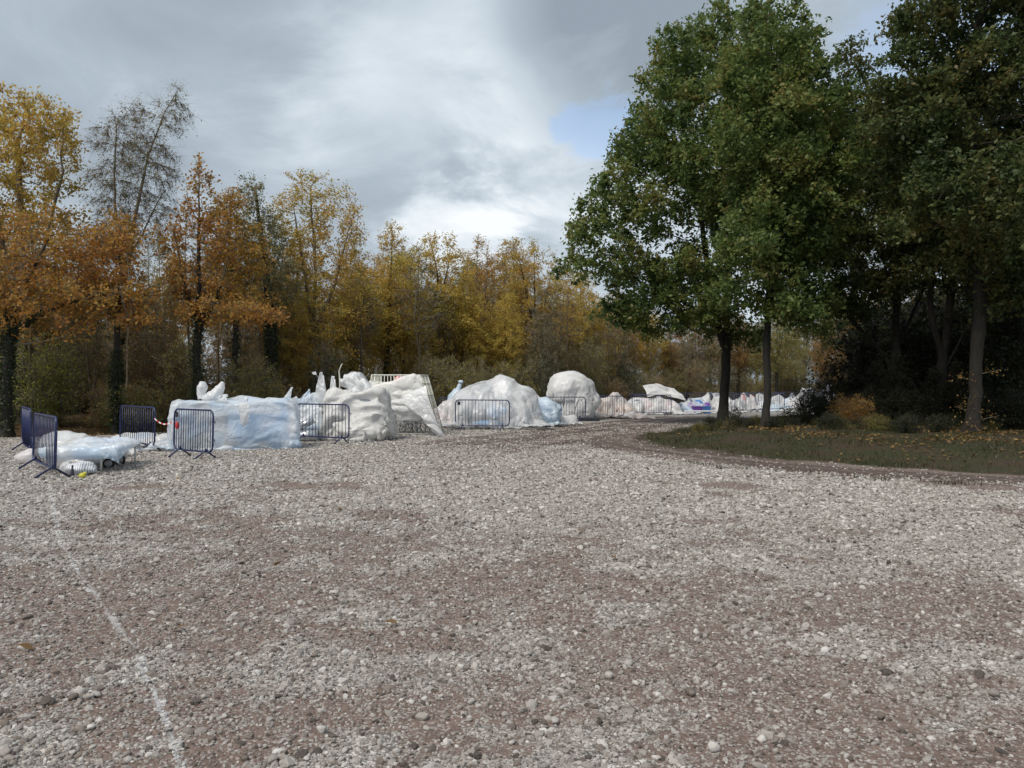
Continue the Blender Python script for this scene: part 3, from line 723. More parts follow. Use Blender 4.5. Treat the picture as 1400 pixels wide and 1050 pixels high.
def twigs(P, D, r, ln=(.25, .6), rad=.007):
    """thin straight 3-sided twigs from P along D"""
    n = len(P); l = r.uniform(*ln, n)[:, None]; d = norm(D); E = P + d * l
    a = norm(np.cross(d, r.normal(size=(n, 3)))); b = np.cross(d, a)
    V = np.stack([P + a * rad, P - a * rad * .5 + b * rad * .87, P - a * rad * .5 - b * rad * .87, E], 1).reshape(-1, 3)
    i = np.arange(n)[:, None] * 4
    f = np.vstack([i + np.array((0, 1, 3)), i + np.array((1, 2, 3)), i + np.array((2, 0, 3))])
    return V, [f]
def lobes_attr(lobes, n, r, shell=.45):
    """lobes: (x,y,z,rx,ry,rz[,weight]); points biased outward"""
    Lb = np.array([tuple(l) + (1.0,) * (7 - len(l)) for l in lobes], float)
    wgt = Lb[:, 3] * Lb[:, 4] * Lb[:, 5] * Lb[:, 6]; k = r.choice(len(Lb), n, p=wgt / wgt.sum())
    d = norm(r.normal(size=(n, 3))); q = r.random(n) ** shell
    return Lb[k, :3] + d * q[:, None] * Lb[k, 3:6]
def trunk_line(pts, step=.33, wob=.05, r=None):
    P = np.array(pts, float); s = np.concatenate([[0], np.cumsum(np.linalg.norm(np.diff(P, axis=0), axis=1))])
    q = np.linspace(0, s[-1], max(3, int(s[-1] / step) + 1))
    o = np.stack([np.interp(q, s, P[:, i]) for i in range(3)], -1)
    k = np.array((.25, .5, .25))
    for _ in range(2): o[1:-1] = k[0] * o[:-2] + k[1] * o[1:-1] + k[2] * o[2:]
    o[1:, :2] += np.cumsum(r.normal(0, wob * .3, (len(o) - 1, 2)), 0)
    return o
class Tree: pass
def make_tree(seed, trunk, lobes, n_attr, base_r, leaves, leaf_size, leaf_mat_, bark='bark_dark', step=.33, dk=.55, spread=.22, depth_r=.022, twig_n=0, droop=0.0, ivy=0, ivy_top=4.0, trop=(0, 0, .08), leaf_filter=None, clump=2.0, tip=.0065, shell=.45, twig_ln=(.25, .6), up=.5, leaf_droop=.15, twig_r=.005):
    r = np.random.default_rng(seed)
    tl = [trunk_line(t, step, .05, r) for t in trunk]
    A = lobes_attr(lobes, n_attr, r, shell)
    P, par = colonize(A, tl, step, dk, trop=trop, r=r)
    R, main, tipm = radii(P, par, base_r, tip)
    thin = np.where((R < depth_r) & (par >= 0))[0]
    extra = None
    if twig_n and len(thin):
        c = r.choice(thin, twig_n); d = norm(P[c] - P[par[c]]) + r.normal(0, .55, (twig_n, 3)) + np.array((0, 0, .1 - droop))
        extra = twigs(P[c], d, r, twig_ln, twig_r)
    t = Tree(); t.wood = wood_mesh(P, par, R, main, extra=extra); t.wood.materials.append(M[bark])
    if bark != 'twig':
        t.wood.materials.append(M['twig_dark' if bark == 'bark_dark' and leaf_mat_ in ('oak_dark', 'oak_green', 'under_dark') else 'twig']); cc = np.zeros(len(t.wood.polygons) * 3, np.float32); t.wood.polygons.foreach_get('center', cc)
        nf3 = wood_mesh.n_thin; mi = np.zeros(len(t.wood.polygons), np.int32); mi[nf3[0]:] = 1; t.wood.polygons.foreach_set('material_index', mi)
    t.leaf = None; t.ivy = None; t.r = base_r
    if leaves and len(thin):
        wt = np.ones(len(thin))
        if leaf_filter is not None: wt = np.clip(leaf_filter(P[thin]), 0, 1)
        # uneven foliage: some sprays dense, some bare
        wt = wt * np.clip(r.gamma(clump, 1 / clump, len(thin)), .02, 5)
        c = r.choice(thin, leaves, p=wt / wt.sum())
        if extra is not None and twig_n:
            E = extra[0].reshape(-1, 4, 3); m = leaves // 2; e = r.integers(0, len(E), m)
            if leaf_filter is not None:
                wf = np.clip(leaf_filter(E[:, 3]), 0, 1) + 1e-6; e = r.choice(len(E), m, p=wf / wf.sum())
            u = r.random(m)[:, None] ** .7; Q1 = E[e, :3].mean(1) * (1 - u) + E[e, 3] * u + r.normal(0, .05, (m, 3))
            c = c[m:]
        else: Q1 = np.zeros((0, 3))
        u = r.random(len(c))[:, None]
        Q = np.vstack([P[c] * u + P[par[c]] * (1 - u) + np.clip(r.normal(0, spread, (len(c), 3)), -1.5 * spread, 1.5 * spread), Q1])
        t.leaf = leaf_cloud(Q, leaf_size * r.uniform(.65, 1.3, len(Q)), r, up, droop=leaf_droop); t.leaf.materials.append(M[leaf_mat_])
    if ivy:
        tk = np.where((R > .05) & (P[:, 2] < ivy_top) & (par >= 0))[0]
        c = r.choice(tk, ivy); u = r.random(ivy)[:, None]; th = r.uniform(0, 6.28, ivy)
        o = np.stack([np.cos(th), np.sin(th), 0 * th], -1) * (R[c] + np.abs(r.normal(.05, .06, ivy)))[:, None]
        Q = P[c] * u + P[par[c]] * (1 - u) + o; Q[:, 2] = np.maximum(Q[:, 2], .03)
        t.ivy = leaf_cloud(Q, .085 * r.uniform(.6, 1.3, ivy), r, .2); t.ivy.materials.append(M['ivy'])
    t.P = P; return t
def place(t, name, label, x, y, rz=0.0, sc=1.0, group=None, cat='tree', tilt=0.0, sink=.04, leaf=None):
    z = float(ground_h(np.array([x]), np.array([y]))[0]) - sink
    e = thing(name, label, cat, (x, y, z), rz, group); e.scale = (sc,) * 3
    if tilt: e.rotation_euler[0] = tilt
    obj('trunk' if cat == 'tree' else 'stems', t.wood, None, e)
    if t.leaf:
        lo = obj('crown' if cat == 'tree' else 'foliage', t.leaf, None, e)
        if leaf:
            lo.material_slots[0].link = 'OBJECT'; lo.material_slots[0].material = M[leaf]
    if t.ivy: obj('ivy', t.ivy, None, e)
    return e
def pxl(cx, cy, rx, ry, d, base, dy=0.0, rd=None, w=1.0):
    """photo-space crown lobe at distance d, in the tree's own frame"""
    p = WP(cx, cy, d) - np.array((base[0], d, 0.0)); k = d / F
    return (p[0], dy, p[2] - base[2], rx * k, (rd if rd else (rx + ry) * .5 * k), ry * k, w)

# ---- the big oaks on the bank (right)
def bz(x, y): return float(ground_h(np.array([x]), np.array([y]))[0])
def pt(px, py, d, base, dy=0.0):
    p = WP(px, py, d); return (p[0] - base[0], dy, p[2] - base[2])
# oak 1
d = 31.0; bx = (988 - 700) / F * d; b = (bx, d, bz(bx, d))
L1 = [pxl(822, 345, 62, 42, d, b, -.5, 2.2, 1.3), pxl(872, 285, 72, 62, d, b, .4, 3.2), pxl(862, 205, 34, 42, d, b, 0, 2.0), pxl(900, 170, 55, 70, d, b, 0, 3.0), pxl(935, 95, 62, 62, d, b, 0, 3.0), pxl(985, 60, 62, 48, d, b, 0, 2.6, 1.2),
      pxl(970, 230, 100, 110, d, b, -1.2, 3.8), pxl(920, 375, 110, 42, d, b, .4, 3.6, 1.2), pxl(1050, 100, 70, 90, d, b, .5, 3.0), pxl(1060, 250, 90, 110, d, b, .8, 3.8), pxl(860, 420, 60, 26, d, b, 1.0, 2.4, 1.2), pxl(800, 310, 30, 42, d, b, 0, 1.8, 1.6), pxl(955, 428, 75, 26, d, b, -.8, 2.4, 1.5), pxl(905, 448, 50, 18, d, b, -.2, 1.8, 1.4), pxl(1010, 452, 40, 20, d, b, .8, 1.6, 1.4), pxl(830, 250, 30, 30, d, b, 0, 1.8, 1.3), pxl(780, 362, 28, 26, d, b, 0, 1.6, 1.6)]
oak1 = make_tree(11, [[(0, 0, 0), pt(990, 500, d, b), pt(992, 430, d, b)], [pt(990, 480, d, b), pt(975, 410, d, b, -.2), pt(955, 320, d, b, -.6), pt(945, 220, d, b, -.4)], [pt(992, 430, d, b), pt(1005, 330, d, b, .3), pt(1000, 200, d, b, .3), pt(1000, 110, d, b, 0)], [pt(992, 455, d, b), pt(940, 410, d, b, .3), pt(880, 385, d, b, .2)]],
                 L1, 2300, .185, 125000, .150, 'oak_green', 'bark_dark', spread=.30, dk=.5, twig_n=3000, clump=1.0, up=.9, depth_r=.018)
place(oak1, 'oak_tree', 'large green oak with forked dark trunk at the grassy tip of the bank', b[0], b[1])
# oak 2
d = 24.2; bx = (1047 - 700) / F * d; b = (bx, d, bz(bx, d))
L2 = [pxl(1062, 70, 70, 62, d, b, 0, 2.2), pxl(1100, 150, 75, 75, d, b, .4, 2.4), pxl(1035, 180, 70, 80, d, b, -.3, 2.4), pxl(1085, 270, 85, 80, d, b, 0, 2.6), pxl(1030, 330, 60, 50, d, b, -.5, 2.2, .8), pxl(1125, 320, 60, 50, d, b, .6, 2.2, .8), pxl(1010, 395, 55, 22, d, b, 0, 1.6, .7), pxl(1045, 22, 42, 32, d, b, 0, 1.3), pxl(1095, 400, 55, 40, d, b, .4, 1.8, 1.0), pxl(1060, 425, 45, 26, d, b, -.6, 1.6, 1.0), pxl(1120, 430, 45, 30, d, b, .5, 1.6, 1.0), pxl(1015, 110, 45, 70, d, b, 0, 1.6), pxl(1150, 215, 40, 60, d, b, .3, 1.8)]
oak2 = make_tree(12, [[(0, 0, 0), pt(1049, 480, d, b), pt(1052, 380, d, b), pt(1055, 260, d, b), pt(1060, 120, d, b)], [pt(1052, 440, d, b), pt(1062, 380, d, b, .2), pt(1085, 290, d, b, .3)]],
                 L2, 1500, .112, 66000, .135, 'oak_green', 'bark_dark', spread=.25, dk=.45, step=.28, twig_n=2500, clump=1.0, up=.9, depth_r=.018)
place(oak2, 'oak_tree', 'slimmer green oak with straight grey trunk rising from the grassy bank', b[0], b[1])
# oak 3
d = 21.2; bx = (1327 - 700) / F * d; b = (bx, d, bz(bx, d))
L3 = [pxl(1250, 170, 70, 75, d, b, .2, 1.9), pxl(1330, 110, 80, 60, d, b, 0, 2.2), pxl(1300, 275, 105, 65, d, b, -.5, 2.4), pxl(1390, 220, 90, 90, d, b, 0, 2.2), pxl(1275, 15, 70, 55, d, b, 0, 1.8), pxl(1390, -10, 100, 90, d, b, 0, 2.4), pxl(1370, 350, 85, 45, d, b, -.8, 1.9), pxl(1225, 95, 32, 36, d, b, 0, 1.1), pxl(1470, 130, 90, 140, d, b, 0, 2.4), pxl(1330, -110, 110, 70, d, b, 0, 2.4), pxl(1235, 320, 50, 45, d, b, 0, 1.4), pxl(1425, 395, 60, 45, d, b, -1.0, 1.6)]
oak3 = make_tree(13, [[(0, 0, 0), pt(1330, 480, d, b), pt(1332, 350, d, b), pt(1325, 200, d, b), pt(1335, 40, d, b)]], L3, 1900, .165, 92000, .135, 'oak_dark', 'bark_mid', spread=.24, dk=.42, step=.28, twig_n=3000, clump=1.0, up=.9, depth_r=.018)
place(oak3, 'oak_tree', 'tall dark oak with thick pale brown trunk standing on the bank beside the thicket', b[0], b[1])
# small yellow leaf sprays low on that trunk
r_ = np.random.default_rng(5); e3 = bpy.data.objects[[o.name for o in bpy.data.objects if o.name.startswith('oak_tree')][-1]]
Q = []
for hh, sgn in ((1.6, -1), (1.75, 1), (.75, -1), (.5, 1), (.3, -.6), (1.0, -.5), (.2, .5)):
    c = np.array((sgn * .34, -.22, hh)); Q.append(c + r_.normal(0, 1, (40, 3)) * np.array((.22, .16, .11)))
    V, f = tube([(sgn * .15, -.12, hh - .1), c + np.array((sgn * .25, -.1, .03))], [.012, .004], 4); obj('shoot', smooth(mesh_np('shoot', V, f)), M['twig'], e3)
obj('sprouting_leaves', leaf_cloud(np.vstack(Q), .06 * r_.uniform(.6, 1.3, 7 * 40), r_, .6), M['brownleaf'], e3)
# dark many-stemmed trees of the thicket behind
def thicket_tree(seed, px, d, spec_trunks, lobes, label, mat='oak_dark', leaves=30000, r0=.17, ls=.13, name='oak_tree', na=1000, tw=2600):
    bx = (px - 700) / F * d; b = (bx, d, bz(bx, d))
    tr = [[(0, 0, 0)] + [pt(*p[:2], d, b, p[2] if len(p) > 2 else 0) for p in spec_trunks[0]]] + [[pt(*p[:2], d, b, p[2] if len(p) > 2 else 0) for p in s] for s in spec_trunks[1:]]
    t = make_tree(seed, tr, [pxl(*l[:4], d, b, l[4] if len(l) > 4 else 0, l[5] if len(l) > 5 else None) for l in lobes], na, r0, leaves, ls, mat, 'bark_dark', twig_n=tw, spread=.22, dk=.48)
    place(t, name, label, b[0], b[1]); return t
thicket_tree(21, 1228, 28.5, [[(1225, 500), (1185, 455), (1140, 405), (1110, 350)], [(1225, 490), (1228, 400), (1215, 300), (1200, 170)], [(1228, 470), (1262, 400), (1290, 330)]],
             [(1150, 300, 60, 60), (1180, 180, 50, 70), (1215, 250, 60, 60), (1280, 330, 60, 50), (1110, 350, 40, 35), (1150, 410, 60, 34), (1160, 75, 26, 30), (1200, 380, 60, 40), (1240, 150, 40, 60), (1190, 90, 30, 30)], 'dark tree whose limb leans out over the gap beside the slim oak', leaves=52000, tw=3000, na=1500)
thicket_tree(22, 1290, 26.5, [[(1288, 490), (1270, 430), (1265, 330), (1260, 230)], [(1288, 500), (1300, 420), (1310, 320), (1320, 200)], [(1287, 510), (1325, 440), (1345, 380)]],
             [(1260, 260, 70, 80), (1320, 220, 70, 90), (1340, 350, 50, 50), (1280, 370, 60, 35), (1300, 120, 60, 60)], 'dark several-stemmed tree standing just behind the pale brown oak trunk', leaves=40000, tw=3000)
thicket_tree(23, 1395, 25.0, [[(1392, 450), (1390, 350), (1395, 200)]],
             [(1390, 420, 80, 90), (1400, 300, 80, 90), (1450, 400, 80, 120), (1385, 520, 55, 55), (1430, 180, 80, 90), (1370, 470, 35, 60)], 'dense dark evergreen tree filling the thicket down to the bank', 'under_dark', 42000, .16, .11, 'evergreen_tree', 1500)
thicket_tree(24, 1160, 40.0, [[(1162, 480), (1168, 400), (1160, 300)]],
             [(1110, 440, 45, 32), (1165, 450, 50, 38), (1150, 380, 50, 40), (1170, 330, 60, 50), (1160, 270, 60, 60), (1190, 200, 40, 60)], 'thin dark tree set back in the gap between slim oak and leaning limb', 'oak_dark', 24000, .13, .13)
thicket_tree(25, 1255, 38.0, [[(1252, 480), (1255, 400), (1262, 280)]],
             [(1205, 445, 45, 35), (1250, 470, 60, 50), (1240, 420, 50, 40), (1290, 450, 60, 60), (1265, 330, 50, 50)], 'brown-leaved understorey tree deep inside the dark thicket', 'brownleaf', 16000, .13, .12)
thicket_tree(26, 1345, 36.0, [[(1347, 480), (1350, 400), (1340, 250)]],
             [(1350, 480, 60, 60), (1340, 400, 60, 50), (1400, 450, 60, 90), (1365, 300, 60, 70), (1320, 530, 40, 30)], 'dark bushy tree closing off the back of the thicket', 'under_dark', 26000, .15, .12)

# ---- wood along the left and back
# golden tall tree far left
def lefttree(seed, px, d, trunks, lobes, label, name, mat, leaves, ls, r0, **kw):
    bx = (px - 700) / F * d; b = (bx, d, bz(bx, d))
    tr = [[(0, 0, 0)] + [pt(*p[:2], d, b, p[2] if len(p) > 2 else 0) for p in trunks[0]]] + [[pt(*p[:2], d, b, p[2] if len(p) > 2 else 0) for p in s] for s in trunks[1:]]
    a = dict(n_attr=1000, bark='bark_grey', twig_n=3200, spread=.2, dk=.45, step=.3)
    a.update(kw); na = a.pop('n_attr')
    t = make_tree(seed, tr, [pxl(*l[:4], d, b, l[4] if len(l) > 4 else 0, l[5] if len(l) > 5 else None, l[6] if len(l) > 6 else 1) for l in lobes], na, r0, leaves, ls, mat, **a)
    place(t, name, label, b[0], b[1]); return t
T_gold = lefttree(31, 28, 28, [[(30, 480), (32, 400), (30, 300), (28, 200)], [(30, 420), (60, 330), (85, 230)], [(31, 430), (0, 330), (-20, 220)]],
    [(20, 200, 85, 80), (75, 215, 38, 60), (-40, 250, 60, 90), (40, 290, 75, 45), (60, 165, 45, 40), (15, 135, 35, 25), (-90, 230, 50, 90)], 'tall golden-leaved tree rising above the rusty oak at the wood edge', 'maple_tree', 'gold', 19000, .12, .18, ivy=1800, ivy_top=5)
T_rust = lefttree(32, 8, 24, [[(10, 500), (15, 440), (30, 390), (60, 330)], [(12, 460), (60, 420), (130, 400), (190, 385)], [(12, 450), (-20, 380), (-30, 300)], [(10, 470), (60, 465), (120, 450)]],
    [(60, 330, 70, 40), (140, 340, 55, 40), (100, 400, 100, 40), (180, 390, 50, 26), (20, 380, 70, 50), (-50, 350, 60, 70), (60, 440, 70, 24), (40, 300, 50, 30), (190, 440, 30, 16)], 'spreading rusty-orange oak with low limbs, above the leaf litter at the wood edge', 'oak_tree', 'rust', 10000, .12, .15, ivy=2600, ivy_top=4.0, bark='bark_dark')
T_birch = lefttree(33, 163, 28, [[(162, 480), (172, 400), (182, 300), (200, 210), (228, 140), (243, 118)], [(172, 400), (160, 300), (155, 220), (160, 170)], [(176, 350), (205, 300), (225, 260)]],
    [(170, 190, 45, 45), (160, 260, 40, 60), (205, 230, 40, 60), (240, 150, 22, 40), (215, 300, 35, 40), (190, 150, 35, 22), (150, 330, 35, 40), (238, 120, 16, 8)], 'wispy near-bare birch with arching top and drooping twigs beside the wood', 'birch_tree', 'birch_leaf', 6000, .065, .09, bark='bark_birch', twig_n=7500, droop=.8, twig_ln=(.3, .9), n_attr=1500, twig_r=.0042, depth_r=.03, ivy=2200, ivy_top=3.6, tip=.004, leaf_droop=.6, dk=.34, step=.24, shell=.6)
T_slim = lefttree(34, 267, 27, [[(268, 480), (269, 400), (270, 320), (271, 225)], [(268, 455), (300, 400), (318, 340)], [(268, 440), (248, 380), (240, 310)]],
    [(270, 250, 20, 32), (262, 310, 34, 40), (300, 330, 28, 42), (240, 340, 24, 40), (310, 425, 70, 18, 0, 1.6, 1.3), (270, 380, 50, 30), (350, 430, 45, 14, 0, 1.2, 1.3), (245, 420, 30, 18)], 'slim upright oak with dark ivied trunk and sparse orange leaves', 'oak_tree', 'rust', 6500, .12, .13, ivy=2400, ivy_top=5.0, n_attr=900, bark='bark_dark')
T_orange2 = lefttree(35, 158, 25.5, [[(157, 500), (160, 440), (165, 380), (160, 310)]],
    [(160, 330, 40, 40), (150, 390, 50, 25), (170, 430, 40, 15), (130, 420, 40, 18), (200, 400, 26, 14)], 'young orange-leaved oak in front of the wispy birch', 'oak_tree', 'rust', 5200, .12, .09, ivy=1500, ivy_top=3.0, bark='bark_dark', n_attr=700)
T_poplar = lefttree(36, 372, 33, [[(371, 480), (368, 400), (358, 320), (346, 245)]],
    [(345, 265, 26, 30), (355, 320, 34, 40), (375, 380, 40, 40), (340, 380, 34, 40)], 'grey-green topped tree with thick ivy-covered trunk', 'poplar_tree', 'poplar_leaf', 7500, .10, .19, ivy=4200, ivy_top=5.5, bark='bark_dark')
T_mid = lefttree(37, 322, 30.5, [[(322, 500), (325, 420), (318, 340), (312, 270)]],
    [(315, 300, 30, 40), (335, 350, 40, 50), (300, 370, 40, 40), (335, 410, 45, 25)], 'brown-orange tree between the slim oak and the ivied trunk', 'oak_tree', 'gold_brown', 9000, .11, .11, bark='bark_dark', ivy=900)
vase = lambda cx, top, bot, wd: [[(cx, 490), (cx - 2, 450), (cx - 12 * wd, 380), (cx - 28 * wd, 300), (cx - 30 * wd, top + 50)], [(cx - 1, 460), (cx + 6 * wd, 380), (cx + 2, 300), (cx, top + 25)], [(cx, 455), (cx + 30 * wd, 390), (cx + 48 * wd, 320)], [(cx, 465), (cx - 40 * wd, 410), (cx - 58 * wd, 360)]]
T_map1 = lefttree(38, 428, 35, vase(428, 230, 470, 1.0), [(425, 262, 38, 40), (400, 310, 45, 55), (460, 300, 45, 50), (430, 360, 75, 50), (385, 390, 45, 50), (480, 380, 40, 50), (430, 430, 80, 40), (490, 330, 22, 30), (445, 480, 50, 25)], 'broad vase-shaped golden maple, tallest behind the wrapped box and spires', 'maple_tree', 'gold', 20000, .105, .17, n_attr=1500, bark='bark_grey', twig_n=4000, ivy=600)
T_map2 = lefttree(39, 585, 43, [[(583, 490), (590, 440), (610, 380), (615, 340)], [(583, 470), (565, 400), (560, 345)], [(588, 440), (600, 380), (590, 335)]],
    [(595, 350, 32, 30), (560, 370, 30, 36), (620, 370, 30, 36), (590, 410, 60, 40), (560, 440, 40, 30), (625, 440, 36, 36), (590, 470, 50, 25)], 'golden-yellow maple with leaning stem behind the caged frame', 'maple_tree', 'yellow', 21000, .11, .17, n_attr=1300, bark='bark_dark')
T_map3 = lefttree(40, 735, 49, [[(733, 490), (728, 430), (715, 370), (705, 335)], [(732, 470), (745, 410), (755, 360)], [(730, 450), (732, 380), (730, 335)]],
    [(705, 352, 28, 30), (735, 345, 24, 22), (720, 400, 50, 45), (765, 400, 36, 45), (690, 430, 40, 40), (750, 450, 55, 35), (700, 475, 40, 22)], 'golden-brown maple rising behind the rounded white dome', 'maple_tree', 'gold', 22000, .11, .17, n_attr=1300, bark='bark_dark')
T_thin = lefttree(41, 655, 47, [[(654, 480), (652, 400), (655, 325)], [(654, 470), (664, 400), (668, 340)], [(654, 470), (642, 400), (638, 345)]],
    [(655, 345, 14, 24), (668, 380, 14, 40), (640, 385, 14, 40), (655, 430, 30, 30), (660, 470, 36, 20)], 'thin upright near-bare stems between the two golden maples', 'alder_tree', 'gold_brown', 6500, .09, .10, n_attr=600, twig_n=3000)
T_dark = lefttree(42, 528, 40, [[(528, 490), (530, 420), (533, 350), (535, 310)]],
    [(535, 330, 22, 26), (540, 380, 36, 36), (515, 410, 40, 36), (545, 440, 40, 30), (520, 460, 40, 24)], 'olive-gold tree with a darker pointed top beside the broad maple', 'maple_tree', 'yellow', 14000, .10, .13, n_attr=900, bark='bark_dark', ivy=900)

row = 'golden trees in the row behind the wrapped piles'
rest = [  # archetype, px, distance, top px, rot, leaf material
    (T_map3, 800, 56, 375, 1.1, 'yellow', 'maple_tree', 'yellow-gold maple above the tall round wrapped bundle'),
    (T_map2, 845, 62, 400, 2.3, 'gold_brown', 'maple_tree', 'brown-gold maple half hidden by the left limb of the big oak'),
    (T_map2, 888, 64, 420, 4.0, 'yellow', 'maple_tree', 'bright yellow maple seen beneath the left limb of the big oak'),
    (T_map3, 940, 72, 425, 3.0, 'rust', 'maple_tree', 'orange-red tree seen just beside the forked oak trunk'),
    (T_map1, 985, 84, 425, 2.0, 'gold_brown', 'maple_tree', 'distant brown-gold tree behind the forked oak trunk'),
    (T_map2, 1035, 80, 440, 1.0, 'olive', 'maple_tree', 'distant olive tree seen between the two oak trunks'),
]
def top_of(t): return float(t.P[:, 2].max())
for t, px, d, top, rz, lm, nm, lb in rest:
    x = (px - 700) / F * d; H = EYE + (HZ - top) / F * d - bz(x, d)
    place(t, nm, lb, x, d, rz, H / top_of(t), row, leaf=lm)
young = [(T_map2, 480, 38, 395, 'yellow', 'young yellow maple between the broad maple and the olive-gold tree'), (T_map3, 548, 40.5, 400, 'gold', 'young golden maple behind the wire cage'), (T_map2, 630, 44, 390, 'yellow', 'young yellow maple below the thin bare stems'), (T_map3, 690, 45, 405, 'yellow', 'young yellow maple directly behind the dome'),
         (T_map2, 770, 52, 408, 'gold', 'young golden maple between dome and round bundle'), (T_map2, 395, 34, 420, 'gold', 'young golden maple in front of the ivied trunk'), (T_map3, 820, 56, 430, 'yellow', 'young yellow maple behind the peach-tinted heap'), (T_map2, 915, 66, 465, 'gold_brown', 'low brown-gold tree behind the wing-panel heap')]
for i, (t, px, d, top, lm, lb) in enumerate(young):
    x = (px - 700) / F * d; H = EYE + (HZ - top) / F * d - bz(x, d)
    place(t, 'maple_tree', lb, x, d, 1.3 + i * 2.2, H / top_of(t), row, leaf=lm)
# rows further back, only their place tells them apart
back = [(T_map2, 60, 38, 300), (T_dark, 115, 36, 330), (T_thin, 215, 37, 330), (T_map3, 240, 44, 345), (T_thin, 300, 42, 330), (T_map3, 400, 47, 330), (T_map2, 350, 46, 350), (T_dark, 470, 50, 335), (T_map2, 510, 56, 350), (T_dark, 560, 58, 345), (T_map3, 640, 62, 352), (T_map2, 685, 60, 345), (T_dark, 770, 68, 385), (T_thin, 700, 57, 335), (T_map1, 820, 80, 410), (T_map3, 870, 84, 430),
        (T_map1, 1100, 82, 415), (T_map3, 1150, 76, 400), (T_map2, 1200, 80, 400), (T_map1, 1260, 74, 395), (T_map3, 1320, 70, 380), (T_map2, 1400, 66, 370), (T_map3, 1075, 90, 425), (T_map2, 1010, 72, 430), (T_map3, 1060, 70, 425), (T_map2, 1130, 66, 435), (T_map3, 1230, 62, 430), (T_map2, -40, 34, 260), (T_map3, -120, 30, 200)]
for i, (t, px, d, top) in enumerate(back):
    x = (px - 700) / F * d; H = EYE + (HZ - top) / F * d - bz(x, d)
    place(t, 'woodland_tree', '%s %s tree in the second row of the wood, behind the front trees' % ({id(T_map1): 'broad', id(T_map2): 'leaning-stemmed', id(T_map3): 'tall', id(T_dark): 'narrow pointed', id(T_thin): 'thin near-bare'}[id(t)], ('brown-gold', 'dull brown', 'olive', 'brown-gold')[i % 4] if px < 980 else ('olive', 'dull brown')[i % 2]), x, d, i * 1.7, H / top_of(t), 'second-row woodland trees', leaf=['gold_brown', 'brownleaf', 'olive', 'gold_brown'][i % 4] if px < 980 else ('olive', 'brownleaf')[i % 2])

# ---- shrubs and saplings: the tangled understorey
def shrub(seed, h, wd, stems, leaves, ls, mat, tw, bark='twig', na=420):
    r = np.random.default_rng(seed); tr = []
    for i in range(stems):
        a = r.uniform(0, 6.28); q = r.uniform(.15, .6) * wd * .5
        tr.append([(0.0, 0.0, 0.0), (q * .35 * math.cos(a), q * .35 * math.sin(a), h * .3), (q * math.cos(a), q * math.sin(a), h * r.uniform(.55, .85))])
    lob = [(0, 0, h * .55, wd * .5, wd * .5, h * .45), (wd * .15, 0, h * .25, wd * .5, wd * .5, h * .22)]
    return make_tree(seed, tr, lob, na, .035 + .008 * h, leaves, ls, mat, bark, twig_n=tw, spread=.16, dk=.32, step=.22, depth_r=.018, tip=.006, twig_ln=(.2, .55))
SH = [shrub(51, 3.6, 2.6, 7, 3800, .075, 'olive', 3600), shrub(52, 2.8, 2.8, 8, 4600, .075, 'brownleaf', 3000), shrub(53, 4.6, 2.4, 6, 3000, .08, 'olive', 4200), shrub(54, 1.7, 2.4, 9, 4600, .08, 'olive', 1800), shrub(55, 5.6, 2.2, 4, 2400, .08, 'brownleaf', 3800)]
SHD = [shrub(56, 1.5, 2.2, 9, 4200, .075, 'under_dark', 1600, 'bark_dark'), shrub(57, 2.6, 2.2, 8, 4200, .08, 'under_dark', 2600, 'bark_dark'), shrub(58, 1.3, 1.6, 7, 420, .08, 'under_dark', 700, 'bark_dark', 260)]
SAP = make_tree(59, [[(0, 0, 0), (.1, 0, 2.4), (.0, .1, 4.6), (.15, 0, 6.2)]], [(0, 0, 4.2, .8, .8, 1.9)], 160, .045, 900, .08, 'brownleaf', 'bark_grey', twig_n=1500, tip=.006, depth_r=.016, dk=.35, step=.25)
SAP2 = make_tree(60, [[(0, 0, 0), (.15, 0, 2.4), (.35, .1, 5.0), (.3, 0, 7.0)], [(.12, 0, 1.9), (-.3, .1, 4.0), (-.5, 0, 5.6)]], [(0, 0, 4.8, 1.0, 1.0, 2.2)], 220, .06, 500, .08, 'olive', 'bark_grey', twig_n=2200, tip=.006, depth_r=.016, dk=.35, step=.25)
r_ = np.random.default_rng(77)
def wood_pts(off0, off1, n, x0=-26, x1=60):
    """points at a given depth behind the wood edge"""
    P = np.array(WOOD, float); s = np.concatenate([[0], np.cumsum(np.linalg.norm(np.diff(P, axis=0), axis=1))]); out = []
    tr = 0
    while len(out) < n and tr < 20000:
        tr += 1
        q = r_.uniform(0, s[-1]); x = np.interp(q, s, P[:, 0]); y = np.interp(q, s, P[:, 1])
        j = min(np.searchsorted(s, q, 'right') - 1, len(P) - 2); t = P[j + 1] - P[j]; t /= np.hypot(*t); o = r_.uniform(off0, off1)
        x, y = x - t[1] * o, y + t[0] * o
        if y < 12 or abs(x) > .72 * y + 3 or not (x0 < x < x1): continue
        if y > 70 and r_.random() < .5: continue
        out.append((x, y))
    return out
for i, (x, y) in enumerate(wood_pts(.8, 3.2, 62)):
    k = [3, 0, 1, 3, 2, 1][i % 6]
    place(SH[k], 'shrub', ('low tangled shrub', 'tangled bushy shrub', 'rounded twiggy shrub', 'low tangled shrub', 'tall thin-stemmed shrub', 'rounded twiggy shrub')[i % 6] + ' with ' + ('olive', 'brown', 'olive', 'olive', 'dark green')[i % 5] + ' leaves along the front edge of the wood', x, y, r_.uniform(0, 6.28), r_.uniform(.7, 1.1), 'shrubs along the wood edge', 'shrub', leaf=['olive', 'brownleaf', 'olive', 'olive', 'ivy'][i % 5])
